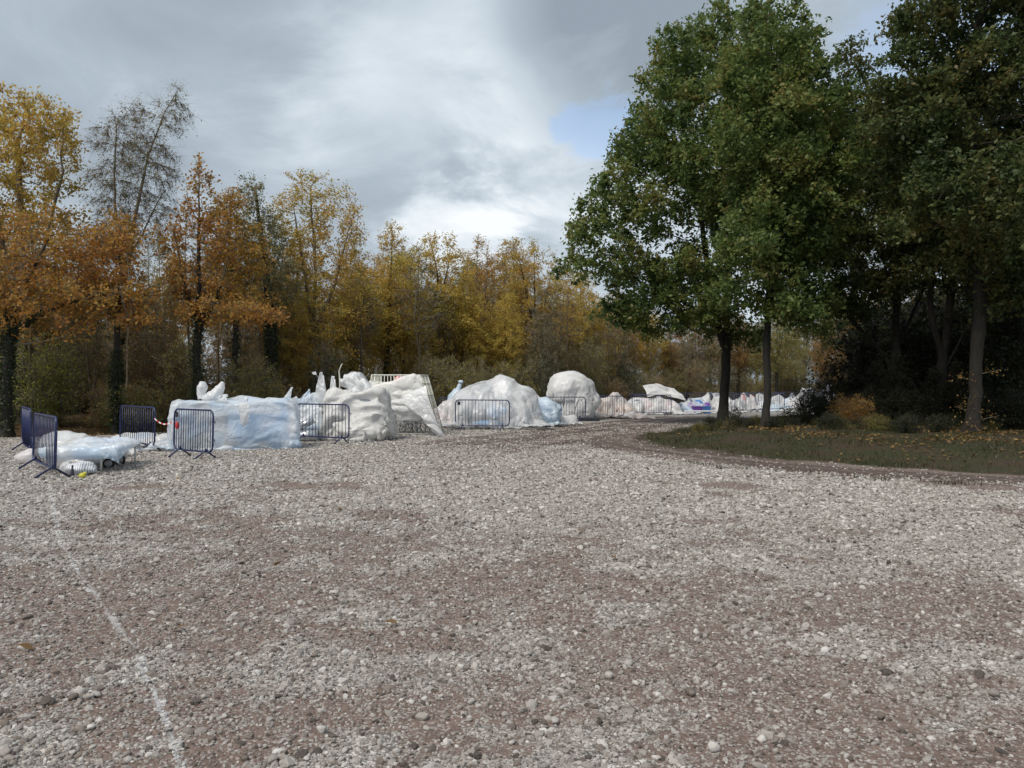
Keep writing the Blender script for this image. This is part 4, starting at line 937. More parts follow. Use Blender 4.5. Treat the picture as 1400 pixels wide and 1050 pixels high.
for i, (x, y) in enumerate(wood_pts(3.2, 14, 85)):
    k = [0, 2, 4, 1, 2][i % 5]
    place(SH[k], 'thicket_shrub', ('wide-topped', 'tall twiggy', 'very tall sparse', 'rounded', 'tall twiggy')[i % 5] + ' thicket shrub with ' + ('olive', 'brown', 'brown', 'olive')[i % 4] + ' leaves deeper in the wood', x, y, r_.uniform(0, 6.28), r_.uniform(.85, 1.35), 'thicket shrubs inside the wood', 'shrub', leaf=['olive', 'brownleaf', 'brownleaf', 'olive'][i % 4])
for i, (x, y) in enumerate(wood_pts(1.0, 9, 70)):
    place((SAP, SAP2)[i % 2], 'sapling', ('thin straight grey sapling with a few brown leaves in the wood', 'thin forked grey sapling with hardly any leaves in the wood')[i % 2], x, y, r_.uniform(0, 6.28), r_.uniform(.7, 1.2), 'thin saplings in the wood', 'tree')
for i, (x, y) in enumerate(wood_pts(12, 22, 48)):
    place(SH[(0, 1, 2)[i % 3]], 'thicket_shrub', ('broad', 'low rounded', 'upright')[i % 3] + ' far thicket shrub with ' + ('brown', 'olive')[i % 2] + ' leaves at the back of the wood', x, y, r_.uniform(0, 6.28), r_.uniform(1.0, 1.5), 'far thicket shrubs at the back of the wood', 'shrub', leaf=['brownleaf', 'olive'][i % 2])
# lighter green bushes glimpsed through the left trees, and the small yellow one
for i, (px, py, d, sc) in enumerate([(52, 500, 27.0, .95), (12, 490, 28, .9), (80, 530, 27.5, .7), (235, 480, 40, 1.1), (110, 505, 37, 1.0), (420, 500, 46, .9)]):
    place(SH[i % 3], 'bush', 'pale green bush glimpsed through the trunks at the wood edge', (px - 700) / F * d, d, i * 1.3, sc, 'pale green bushes', 'shrub', leaf='pale_green')
x = (250 - 700) / F * 30
place(SH[1], 'bush', 'small bright yellow bush just behind the wrapped box', x, 30.0, .4, .62, None, 'shrub', leaf='yellow')
# dark undergrowth on the bank
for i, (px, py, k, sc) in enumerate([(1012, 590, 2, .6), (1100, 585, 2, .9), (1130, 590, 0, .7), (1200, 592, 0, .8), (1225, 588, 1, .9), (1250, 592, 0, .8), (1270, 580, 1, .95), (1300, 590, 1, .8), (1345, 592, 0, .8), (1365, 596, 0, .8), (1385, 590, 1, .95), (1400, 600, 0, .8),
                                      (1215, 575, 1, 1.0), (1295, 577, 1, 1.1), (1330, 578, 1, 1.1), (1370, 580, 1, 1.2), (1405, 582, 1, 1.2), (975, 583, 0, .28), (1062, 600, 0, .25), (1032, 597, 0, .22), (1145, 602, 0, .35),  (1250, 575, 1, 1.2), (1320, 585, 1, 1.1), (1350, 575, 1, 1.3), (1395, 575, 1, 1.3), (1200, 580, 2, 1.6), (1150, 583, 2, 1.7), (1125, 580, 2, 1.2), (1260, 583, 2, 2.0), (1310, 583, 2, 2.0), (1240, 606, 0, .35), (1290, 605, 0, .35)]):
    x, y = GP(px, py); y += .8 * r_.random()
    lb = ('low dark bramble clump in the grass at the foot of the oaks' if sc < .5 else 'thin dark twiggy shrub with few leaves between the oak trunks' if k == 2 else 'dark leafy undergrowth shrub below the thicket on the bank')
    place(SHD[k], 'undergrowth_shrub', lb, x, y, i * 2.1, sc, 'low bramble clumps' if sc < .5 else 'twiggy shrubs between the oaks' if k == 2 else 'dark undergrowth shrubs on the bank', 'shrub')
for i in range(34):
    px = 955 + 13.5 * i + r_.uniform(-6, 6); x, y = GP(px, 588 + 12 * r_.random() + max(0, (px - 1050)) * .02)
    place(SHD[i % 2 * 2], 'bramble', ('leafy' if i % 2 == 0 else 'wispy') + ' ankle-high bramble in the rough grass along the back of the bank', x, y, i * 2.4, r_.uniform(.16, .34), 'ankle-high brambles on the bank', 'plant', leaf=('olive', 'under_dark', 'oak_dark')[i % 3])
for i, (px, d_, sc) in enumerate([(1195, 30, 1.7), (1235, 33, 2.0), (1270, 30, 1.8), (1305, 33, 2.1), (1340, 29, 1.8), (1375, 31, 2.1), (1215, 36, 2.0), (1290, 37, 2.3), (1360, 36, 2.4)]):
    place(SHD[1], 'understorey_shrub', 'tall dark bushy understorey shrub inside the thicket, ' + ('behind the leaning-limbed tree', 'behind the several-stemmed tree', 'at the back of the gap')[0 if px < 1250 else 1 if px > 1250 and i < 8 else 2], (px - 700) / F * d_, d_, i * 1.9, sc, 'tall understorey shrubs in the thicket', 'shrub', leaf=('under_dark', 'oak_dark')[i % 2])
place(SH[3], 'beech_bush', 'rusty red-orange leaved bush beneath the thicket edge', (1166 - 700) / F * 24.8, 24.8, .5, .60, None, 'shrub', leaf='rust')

# ------------------------------------------------------------------ crowd barriers
def barrier_meshes(Ln, nb=15):
    z0, z1, rc = .17, 1.08, .14; h = Ln / 2; pts = []
    for cx, cz, a0 in ((h - rc, z1 - rc, 0), (-h + rc, z1 - rc, 90), (-h + rc, z0 + rc, 180), (h - rc, z0 + rc, 270)):
        for a in np.radians(np.linspace(a0, a0 + 90, 7)): pts.append((cx + rc * math.cos(a), 0, cz + rc * math.sin(a)))
    frame = tmesh('frame', [tube(pts, .020, 8, True)])
    bars = []
    bar = tmesh('bar', [tube([(0, 0, z0), (0, 0, z1)], .0085, 6)])
    for i in range(nb): bars.append(-h + Ln * (i + 1) / (nb + 1))
    foot = tmesh('foot', [tube([(0, .27, .015), (0, .02, z0 + .02), (0, .0, z0 + .07)], .019, 7), tube([(0, -.27, .015), (0, -.02, z0 + .02), (0, 0, z0 + .07)], .019, 7)])
    hook = tmesh('hook', [tube([(0, 0, 0), (.05, 0, .0), (.06, 0, -.05)], .010, 6)])
    return frame, bar, bars, foot, hook
BM = {}
def barrier(xa, ya, xb, yb, label, plate=None, group='navy crowd barriers', nb=15):
    Ln = math.hypot(xb - xa, yb - ya); key = round(Ln, 1)
    if key not in BM: BM[key] = barrier_meshes(key, nb)
    frame, bar, bars, foot, hook = BM[key]
    cx, cy = (xa + xb) / 2, (ya + yb) / 2
    e = thing('crowd_barrier', label, 'barrier', (cx, cy, bz(cx, cy)), math.atan2(yb - ya, xb - xa), group)
    e.rotation_euler[0] = math.radians(float(rng.normal(0, 1.0)))
    obj('frame', frame, M['navy'], e)
    for x in bars: obj('bar', bar, M['navy'], e, (x, 0, 0))
    for sgn in (-1, 1): obj('foot', foot, M['navy'], e, (sgn * (key / 2 - .27), 0, 0))
    for z in (.45, .85): obj('hook', hook, M['navy'], e, (key / 2 + .015, 0, z))
    if plate:
        px_, col = plate
        obj('sign_plate', tmesh('sign_plate', [box_part((0, 0, 0), (.055, .006, .06), 0, .004)], False), M[col], e, (px_ * key / 2, -.03, .96))
        if col == 'white_plate': obj('sign_mark', tmesh('sign_mark', [box_part((0, 0, 0), (.02, .002, .035), 0, 0)], False), M['black_plate'], e, (px_ * key / 2, -.0395, .955))
    return e
def bar_px(pa, da, pb, db, label, plate=None):
    return barrier((pa - 700) / F * da, da, (pb - 700) / F * db, db, label, plate)
bar_px(31, 19.2, 43, 17.3, 'navy barrier seen nearly edge-on at the far side of the white-legged trolley')
bar_px(45, 15.2, 75, 13.3, 'navy barrier seen nearly edge-on beside the striped bag and white-legged trolley')
bar_px(164, 20.2, 211, 18.5, 'navy barrier in front of low white heap, red-white tape tied to it')
bar_px(237, 17.6, 291, 16.6, 'navy barrier in front of the big wrapped box, tape tied to it', (-.8, 'black_plate'))
bar_px(406, 22.0, 476, 21.0, 'navy barrier in front of the white spires and wrinkled white load')
bar_px(622, 27.6, 697, 27.1, 'navy barrier with small black plate in front of the rounded white dome', (-.86, 'black_plate'))
bar_px(742, 33.9, 800, 33.6, 'navy barrier in front of the tall round wrapped bundle, small white sign', (.8, 'white_plate'))
bar_px(803, 37.2, 853, 36.0, 'navy barrier in front of the peach-tinted heap')
bar_px(864, 40.6, 918, 39.6, 'navy barrier in front of the heap with the wing-like white panel')
for i, (pa, da, pb, db) in enumerate([(600, 32.5, 640, 32.0), (640, 33.5, 690, 34), (695, 34, 735, 35), (915, 46, 965, 47), (965, 47, 1010, 48), (860, 44, 912, 45), (1012, 50, 1052, 52), (1055, 52, 1095, 54), (1000, 42, 1034, 44.5), (1036, 44.5, 1072, 46.5), (1100, 54, 1135, 56)]):
    bar_px(pa, da, pb, db, 'navy barrier in the far fence line behind the wrapped heaps' if i != 8 and i != 9 else 'navy barrier on the far gravel seen between the oak trunks')

# red-white tape between two barriers
a = WP(211, 571, 18.5); b_ = WP(237, 575, 17.6); q = np.linspace(0, 1, 14)[:, None]
Pth = a * (1 - q) + b_ * q; Pth[:, 2] -= .10 * np.sin(np.pi * q[:, 0])
org = Pth[7].copy(); Q_ = Pth - org
Vt = np.concatenate([Q_ + np.array((0, 0, .015)), Q_ - np.array((0, .008, .015))]); n = len(Q_); i = np.arange(n - 1)
f = np.stack([i, i + 1, i + 1 + n, i + n], -1); f2 = f[:, ::-1] + 2 * n
tp = obj('barrier_tape', mesh_np('barrier_tape', np.vstack([Vt, Vt + np.array((0, .002, 0))]), [np.vstack([f, f2])]), M['tape'], None, org)
tag(tp, 'red and white striped tape sagging between two navy barriers', 'tape')
V, f_ = blob_part((0, 0, 0), (.04, .03, .09), 0, .3, 2, 10, 8)
e = obj('tape_knot', smooth(mesh_np('tape_knot', V, f_)), simple('red_tape', (.5, .03, .03)), tp, WP(242, 581, 17.45) - org)

# ------------------------------------------------------------------ draped plastic sheets (position-based cloth)
def prim_eval(pr, P):
    k = pr[0]
    if k == 'ell':
        c, r, rz = np.array(pr[1]), np.array(pr[2]), pr[3] if len(pr) > 3 else 0
        cs, sn = math.cos(rz), math.sin(rz); Rm = np.array(((cs, -sn, 0), (sn, cs, 0), (0, 0, 1)))
        q = (P - c) @ Rm; k0 = np.linalg.norm(q / r, axis=-1) + 1e-9; g = q / r ** 2; k1 = np.linalg.norm(g, axis=-1) + 1e-9
        return k0 * (k0 - 1) / k1, (g / k1[..., None]) @ Rm.T
    if k == 'box':
        c, h, rz, rd = np.array(pr[1]), np.array(pr[2]), pr[3] if len(pr) > 3 else 0, pr[4] if len(pr) > 4 else .05
        cs, sn = math.cos(rz), math.sin(rz); Rm = np.array(((cs, -sn, 0), (sn, cs, 0), (0, 0, 1)))
        p = (P - c) @ Rm; q = np.abs(p) - (h - rd); sg = np.sign(p) + (p == 0)
        o = np.maximum(q, 0); lo = np.linalg.norm(o, axis=-1); ins = q.max(-1)
        j = q.argmax(-1); ni = np.eye(3)[j] * sg
        no = o / (lo[..., None] + 1e-9) * sg
        m = (lo > 1e-6); d = np.where(m, lo, np.minimum(ins, 0)) - rd
        return d, np.where(m[..., None], no, ni) @ Rm.T
    a, b, ra, rb = np.array(pr[1]), np.array(pr[2]), pr[3], pr[4]
    e = b - a; t = np.clip(((P - a) @ e) / (e @ e), 0, 1); q = P - (a + t[..., None] * e)
    l = np.linalg.norm(q, axis=-1) + 1e-9
    return l - (ra + (rb - ra) * t), q / l[..., None]
def prim_part(pr, shrink=.0, seed=0):
    if pr[0] == 'ell': return blob_part(pr[1], np.array(pr[2]) * .80 - shrink, pr[3] if len(pr) > 3 else 0, .02, seed, 18, 12)
    if pr[0] == 'box': return box_part(pr[1], np.maximum(np.array(pr[2]) - .09 - shrink, np.array(pr[2]) * .4), pr[3] if len(pr) > 3 else 0, pr[4] if len(pr) > 4 else .05)
    return tube(np.linspace(pr[1], pr[2], 6), np.linspace(pr[3], pr[4], 6) * .8, 12)
def cstr(A, B, Ln, kc=.35):
    d = B - A; l = np.sqrt((d * d).sum(-1, keepdims=True)) + 1e-9
    x = (l - Ln) / l; x = np.where(x > 0, x, x * kc) * .5
    d *= x; A += d; B -= d
def warp(P, amp, ph):
    a = P * 3.1 + ph; b = P * 7.3 - ph
    return amp * (np.sin(a[..., [1, 2, 0]] + 1.3 * np.sin(a[..., [2, 0, 1]])) + .45 * np.sin(b[..., [2, 0, 1]] + np.sin(b[..., [0, 1, 2]])))
def upsample(P):
    Q = np.empty((P.shape[0] * 2 - 1, P.shape[1], 3)); Q[::2] = P; Q[1::2] = (P[1:] + P[:-1]) * .5
    R_ = np.empty((Q.shape[0], P.shape[1] * 2 - 1, 3)); R_[:, ::2] = Q; R_[:, 1::2] = (Q[:, 1:] + Q[:, :-1]) * .5
    return R_
def facets(u, v, r):
    """piecewise-planar random heights: sharp creases like crumpled film"""
    tb = r.random((64, 64)); i = np.floor(u).astype(int); j = np.floor(v).astype(int); a = u - i; b = v - j
    h = lambda p, q: tb[p & 63, q & 63]
    A, B, C_, D_ = h(i, j), h(i + 1, j), h(i, j + 1), h(i + 1, j + 1)
    fl = ((i * 7 + j * 13) & 3) < 2
    t1 = np.where(a > b, A + (B - A) * a + (D_ - B) * b, A + (C_ - A) * b + (D_ - C_) * a)
    t2 = np.where(a + b < 1, A + (B - A) * a + (C_ - A) * b, D_ + (C_ - D_) * (1 - a) + (B - D_) * (1 - b))
    return np.where(fl, t1, t2)
def wrinkle(P, amp, freq=2.0, ang=None, seed=0, crumple_amt=.75, up=True, radial=0.0, outward=True):
    """crease a sheet: sharp long folds plus finer crumpling, along its normals"""
    if up: P = upsample(P)
    r = np.random.default_rng(seed + 500); nu, nv, _ = P.shape
    du = np.median(np.linalg.norm(P[1:] - P[:-1], axis=-1)); dv = np.median(np.linalg.norm(P[:, 1:] - P[:, :-1], axis=-1))
    U, V_ = np.meshgrid(np.arange(nu) * du, np.arange(nv) * dv, indexing='ij')
    nn = norm(np.cross(np.gradient(P, axis=0), np.gradient(P, axis=1)))
    h = np.zeros((nu, nv))
    wu = fbm(U * 1.1 + r.uniform(0, 99), V_ * 1.1, 3) - .5; wv_ = fbm(U * 1.1, V_ * 1.1 + r.uniform(0, 99), 3) - .5
    for k in range(3):
        a = (ang if ang is not None else r.uniform(0, 3.14)) + r.normal(0, .35) + (0 if k else 0)
        s_ = (U + wu * .7) * math.cos(a) + (V_ + wv_ * .7) * math.sin(a); t_ = -(U + wu * .7) * math.sin(a) + (V_ + wv_ * .7) * math.cos(a)
        f_ = freq * (1, 1.7, 2.6)[k]
        n_ = vnoise(s_ * f_ * .16 + r.uniform(0, 200), t_ * f_ * 1.3 + r.uniform(0, 200))
        h += (1 - np.minimum(1, np.abs(2 * n_ - 1) * 1.6)) ** 1.5 * (1, .7, .5)[k]
    aa = ang if ang is not None else r.uniform(0, 3.14)
    fu = (U + wu * .5) * math.cos(aa) + (V_ + wv_ * .5) * math.sin(aa); fv = -(U + wu * .5) * math.sin(aa) + (V_ + wv_ * .5) * math.cos(aa)
    cr = facets(fu * freq * .9 + 20, fv * freq * 2.0 + 20, r) + .55 * facets(fu * freq * 2.3 + 33, fv * freq * 3.9 + 7, r)
    h = h / 1.9 + crumple_amt * (cr - .77); h *= .55 + .9 * sstep(fbm(U * .9 + r.uniform(0, 99), V_ * .9, 2), .3, .7)
    if radial:
        uc, vc = U.mean(), V_.mean(); rr = np.hypot(U - uc, V_ - vc) + 1e-6; cx_, sx_ = (U - uc) / rr, (V_ - vc) / rr
        o_ = r.uniform(0, 150, 2); wob = wu * .9
        g1 = vnoise(cx_ * 4.2 + o_[0] + wob, sx_ * 4.2 + o_[1] + rr * .25); g2 = vnoise(cx_ * 9.0 + o_[1] + wob * 2, sx_ * 9.0 + o_[0] + rr * .35)
        fold = (1 - np.abs(2 * g1 - 1)) + .6 * (1 - np.abs(2 * g2 - 1)); fold *= sstep(rr / rr.max(), .08, .55)
        h = h * (1 - .65 * radial) + radial * 1.5 * fold
    P = P + nn * (h - (np.percentile(h, 8) if radial and outward else h.mean()))[..., None] * amp * (2.0 if radial else 2.3); P[..., 2] = np.maximum(P[..., 2], .008)
    return P
def drape(P, prims, steps=90, iters=5, shrink=0.0, pins=None, slack=1.0, seed=0, fr=.6, bend=.03, wind=(0, 0, 0), kc=.7, reach=.45, thick=.02, wamp=.05):
    """P: (nu,nv,3) start positions; rest lengths from P times slack"""
    r = np.random.default_rng(seed); P = P.astype(float).copy()
    nu, nv, _ = P.shape
    Lu = np.linalg.norm(P[1:] - P[:-1], axis=-1, keepdims=True) * slack; Lv = np.linalg.norm(P[:, 1:] - P[:, :-1], axis=-1, keepdims=True) * slack
    Ld = np.linalg.norm(P[1:, 1:] - P[:-1, :-1], axis=-1, keepdims=True) * slack; Le = np.linalg.norm(P[1:, :-1] - P[:-1, 1:], axis=-1, keepdims=True) * slack
    ph = r.uniform(0, 6.28, 3); P += r.normal(0, .012, P.shape); prev = P.copy(); g = np.array((wind[0], wind[1], -9.8 + wind[2])) / 1500
    pin = None
    if pins is not None: pin = [(i, j, np.array(t) if t is not None else P[i, j].copy()) for i, j, t in pins]
    for s in range(steps):
        v = (P - prev) * .965; vl = np.linalg.norm(v, axis=-1, keepdims=True); v *= np.minimum(1, .05 / (vl + 1e-9)); prev = P.copy(); P += v + g
        Wp = warp(P, wamp, ph)
        for it in range(iters):
            for o in (0, 1):
                k = (nu - o) // 2
                if k: cstr(P[o:o + 2 * k:2], P[o + 1:o + 2 * k:2], Lu[o:o + 2 * k - 1:2], kc)
                k = (nv - o) // 2
                if k: cstr(P[:, o:o + 2 * k:2], P[:, o + 1:o + 2 * k:2], Lv[:, o:o + 2 * k - 1:2], kc)
            if it % 2 == 0:
                for o in (0, 1):
                    k = (nu - o) // 2
                    if k:
                        cstr(P[o:o + 2 * k:2, :-1], P[o + 1:o + 2 * k:2, 1:], Ld[o:o + 2 * k - 1:2], .1)
                        cstr(P[o:o + 2 * k:2, 1:], P[o + 1:o + 2 * k:2, :-1], Le[o:o + 2 * k - 1:2], .1)
                if bend:
                    c = (P[:-2] + P[2:]) * .5 - P[1:-1]; P[1:-1] += c * bend
                    c = (P[:, :-2] + P[:, 2:]) * .5 - P[:, 1:-1]; P[:, 1:-1] += c * bend
            if pin:
                for i, j, t in pin:
                    if s > 20: P[i, j] = t
                    else: P[i, j] += (t - P[i, j]) * .35
            if it < iters - 1:
                for pr in prims:
                    d, nn = prim_eval(pr, P + Wp); P += np.where(d < thick, thick - d, 0)[..., None] * nn
        best = np.full((nu, nv), 1e9); bn = np.zeros_like(P)
        for pr in prims:
            d, nn = prim_eval(pr, P + Wp); m = d < thick
            push = np.where(m, thick - d, 0)[..., None] * nn; P += push
            prev = np.where(m[..., None], prev + push + (P - prev - push) * fr * .5, prev)
            b = d < best; best = np.where(b, d, best); bn = np.where(b[..., None], nn, bn)
        if shrink and s > steps * .35:
            m = (best > thick) & (best < reach); P -= np.where(m, (best - thick) * shrink, 0)[..., None] * bn * np.array((1, 1, .4))
        fl = P[..., 2] < .012; P[..., 2] = np.where(fl, .012, P[..., 2])
        prev[fl] += (P[fl] - prev[fl]) * .7
    return P
def grid_mesh(name, P, uvflip=False):
    nu, nv, _ = P.shape; i = np.arange(nu * nv).reshape(nu, nv)
    f = np.stack([i[:-1, :-1], i[1:, :-1], i[1:, 1:], i[:-1, 1:]], -1).reshape(-1, 4)
    return smooth(mesh_np(name, P, [f]))
def flat_sheet(cx, cy, z, wx, wy, rz, cell):
    nu, nv = max(6, int(wx / cell)), max(6, int(wy / cell))
    u = np.linspace(-wx / 2, wx / 2, nu); v = np.linspace(-wy / 2, wy / 2, nv); U, V_ = np.meshgrid(u, v, indexing='ij')
    cs, sn = math.cos(rz), math.sin(rz)
    return np.stack([cx + U * cs - V_ * sn, cy + U * sn + V_ * cs, np.full_like(U, z)], -1)
def wrapped(name, label, cat, x, y, rz, prims, sheets, contents=(), group=None, sheet_name='sheet'):
    """prims are in the thing's own frame (x along its length). sheets: dict(size, mat, centre, ...); contents: list of (name, [prim indices or prims], mat)"""
    e = thing(name, label, cat, (x, y, bz(x, y)), rz, group)
    for k, s in enumerate(sheets):
        cell = s.get('cell', .075); cx, cy = s.get('c', (0, 0)); z = s.get('z', None)
        if z is None: z = max(top_z(p) for p in prims) + .05
        P = flat_sheet(cx, cy, z, s['size'][0], s['size'][1], s.get('rot', 0), cell)
        if 'shape' in s: P = s['shape'](P)
        P = drape(P, s.get('prims', prims), s.get('steps', 90), s.get('iters', 5), s.get('shrink', .05), s.get('pins'), s.get('slack', 1.05), s.get('seed', k + 1), bend=s.get('bend', .03), wind=s.get('wind', (0, 0, 0)), kc=s.get('kc', .7), reach=s.get('reach', .45), thick=s.get('thick', .02), wamp=s.get('wamp', .05))
        P = wrinkle(P, s.get('wr', .05), s.get('fq', 1.6), s.get('wang'), s.get('seed', k + 1), radial=s.get('radial', 0.0), outward=s.get('outward', True))
        obj(s.get('name', sheet_name), grid_mesh('sheet', P), M[s.get('mat', 'sheet')], e, label=s.get('label'))
    for nm, pl, mt in contents:
        if not len(pl): continue
        pp = [prims[q] if isinstance(q, int) else q for q in pl]
        obj(nm, tmesh(nm, [prim_part(q, .012, i) for i, q in enumerate(pp)]), M[mt], e)
    return e
def top_z(p):
    if p[0] in ('ell', 'box'): return p[1][2] + p[2][2]
    return max(p[1][2] + p[3], p[2][2] + p[4])

def curve(pts, n):
    P_ = np.array(pts, float); q_ = np.linspace(0, len(P_) - 1, n); return np.stack([np.interp(q_, np.arange(len(P_)), P_[:, i]) for i in range(P_.shape[1])], -1)
def patch(top, bot, X, Z, y, bulge, nu=36, nv=24, amp=.04, freq=2.0, ang=None, seed=0, ylean=0.0):
    a = curve(top, nu); b = curve(bot, nu); v = np.linspace(0, 1, nv)[None, :, None]
    p2 = a[:, None] * (1 - v) + b[:, None] * v; vv = np.broadcast_to(v[..., 0], p2.shape[:2])
    yy = y - bulge * np.sin(np.pi * np.clip(vv, 0, 1)) ** .7 - ylean * vv
    return wrinkle(np.stack([X(p2[..., 0]), yy, Z(p2[..., 1])], -1), amp, freq, ang, seed, .75)
# --- big wrapped box
x0, y0 = (232 - 700) / F * 18.7, 18.7; x1, y1 = (408 - 700) / F * 19.6, 19.6
ang = math.atan2(y1 - y0, x1 - x0); ln = math.hypot(x1 - x0, y1 - y0); cx, cy = (x0 + x1) / 2 - math.sin(ang) * .62, (y0 + y1) / 2 + math.cos(ang) * .62
bp = [('box', (0, 0, .60), (ln / 2 - .03, .58, .60), 0, .04)]
wb = wrapped('wrapped_box', 'long box-shaped load tightly wrapped in white and pale blue plastic', 'wrapped load', cx, cy, ang, bp,
        [dict(size=(ln + 2.5, 3.7), mat='sheet_blue', shrink=.12, slack=1.04, kc=.15, cell=.075, steps=110, reach=1.2, iters=6, wr=.045, fq=2.2, wang=0.1, wamp=.02)],
        [('blue_stack', [('box', (.55, -.06, .52), (.85, .5, .44), 0, .05)], 'blue_in'), ('packed_load', [('box', (-.75, .02, .55), (.66, .5, .5), 0, .05)], 'grey_in'), ('inner_frame', [('box', (0, .45, .58), (ln / 2 - .1, .08, .56), 0, .03)], 'white_plate')])
# hanging flap near the middle of the front face, nub on the lid
bX = lambda px: (px - 320) * .0182; bZ = lambda py: EYE + (HZ - py) * .0182
obj('tie_flap', grid_mesh('tie_flap', patch([(324, 551), (331, 550), (338, 552)], [(326, 576), (331, 583), (337, 575)], bX, bZ, -.70, .05, 16, 22, .02, 3.0, 1.5, 4)), M['sheet_grey'], wb)
for q_, (fx_, fy_, tx_, ty_, w_) in enumerate([(300, 548, 306, 541, 12), (392, 548, 401, 541, 9)]):
    obj('loose_flap', grid_mesh('loose_flap', patch([(tx_ - 1, ty_), (tx_, ty_), (tx_ + 1, ty_ + 1)], [(fx_ - w_, fy_ + 3), (fx_, fy_ + 4), (fx_ + w_, fy_ + 3)], bX, bZ, -.45, .08, 14, 14, .02, 3, .6, 30 + q_)), M['sheet'], wb)
obj('lid_knot', smooth(mesh_np('lid_knot', *blob_part((.25, -.45, 1.24), (.05, .05, .09), 0, .4, 6, 10, 8))), M['sheet'], wb)
# rabbit-eared figure on top, wrapped
def crumple(name, pts_r, mat, parent=None, seed=0, amp=.22, k=14, loc=None):
    P = np.array([p[:3] for p in pts_r], float); R = np.array([p[3] for p in pts_r]); q = np.linspace(0, len(P) - 1, 5 * len(P))
    Pq = np.stack([np.interp(q, np.arange(len(P)), P[:, i]) for i in range(3)], -1); Rq = np.interp(q, np.arange(len(P)), R)
    V, f = tube(Pq, Rq, k); c = np.repeat(Pq, k, 0); m = len(c); th = np.tile(np.arange(k), len(Pq))
    rr = 1 + amp * 2 * (fbm(V[:m, 0] * 7 + seed * 11 + 50, V[:m, 2] * 7 + V[:m, 1] * 5 + 30, 4) - .5) + amp * .6 * np.sin(th * 2.5 + seed + V[:m, 2] * 9)
    V[:m] = c + (V[:m] - c) * rr[:, None]
    return obj(name, smooth(mesh_np(name, V, f)), M[mat], parent, loc)
fd = 19.6; fx = (284 - 700) / F * fd
fg = thing('eared_figure', 'crumpled white-wrapped figure with two upright ears on the wrapped box', 'figure', (fx, fd + .25, 1.235))
kk = fd / F
crumple('body', [(-.22, 0, .02, .10), (0, 0, .05, .17), (.28, 0, .03, .12)], 'sheet', fg, 1)
crumple('ear', [(-.24, 0, .03, .12), (-.26, 0, .18, .10), (-.24, 0, .34, .12), (-.23, 0, .48, .06)], 'sheet', fg, 2)
crumple('ear', [(.05, 0, .05, .14), (.14, 0, .18, .15), (.24, 0, .32, .10), (.29, 0, .47, .04)], 'sheet', fg, 3)
crumple('arm', [(.1, .0, .04, .07), (.3, 0, .10, .06), (.42, 0, .12, .03)], 'sheet', fg, 4)

# --- low white-legged trolley on the left, its covers and bags
tx, ty = (112 - 700) / F * 14.7, 14.9
tr = thing('trolley', 'low trolley with thin white legs, draped in pale blue-white plastic', 'trolley', (tx, ty, bz(tx, ty)), math.radians(12))
obj('deck', tmesh('deck', [box_part((.12, .25, .40), (.55, .85, .03), 0, .02)], False), M['white_plate'], tr)
for lx, ly in ((-.38, -.55), (.40, -.55), (-.36, 1.0), (.6, 1.0)): obj('leg', tmesh('leg', [tube([(lx, ly, .0), (lx, ly, .39)], .018, 8)]), M['white_steel'], tr)
for lx, ly in ((.36, .05), (.36, .8)):
    wh = obj('wheel', tmesh('wheel', [tube([(lx + .085 * math.cos(a), ly, .1 + .085 * math.sin(a)) for a in np.linspace(0, 2 * math.pi, 20, endpoint=False)], .025, 8, True)]), M['rubber'], tr)
    obj('hub', tmesh('hub', [tube([(lx, ly - .03, .1), (lx, ly + .03, .1)], .07, 14)]), M['hub'], wh)
    obj('wheel_bracket', tmesh('wheel_bracket', [box_part((lx, ly + .05, .24), (.02, .015, .14))], False), M['white_steel'], tr)
pp = [('box', (.12, .25, .41), (.60, .88, .05), 0, .04), ('ell', (-.1, .7, .46), (.42, .4, .10)), ('ell', (.45, .75, .45), (.35, .4, .09))]
P = drape(flat_sheet(.12, .25, .60, 1.36, 1.95, 0, .05), pp, 60, 5, .0, None, 1.03, 4, fr=.9, wamp=.015)
obj('cover_sheet', grid_mesh('cover_sheet', wrinkle(P, .025, 2.0, None, 9)), M['sheet_blue'], tr)
hX = lambda v: v; hZ = lambda v: v
obj('cover_hem', grid_mesh('cover_hem', patch([(-.62, .50), (-.2, .47), (.3, .47), (.72, .50)], [(-.58, .30), (-.2, .24), (.3, .27), (.74, .20)], hX, hZ, -.68, .06, 40, 12, .03, 2.2, 1.2, 41)), M['sheet_blue'], tr)
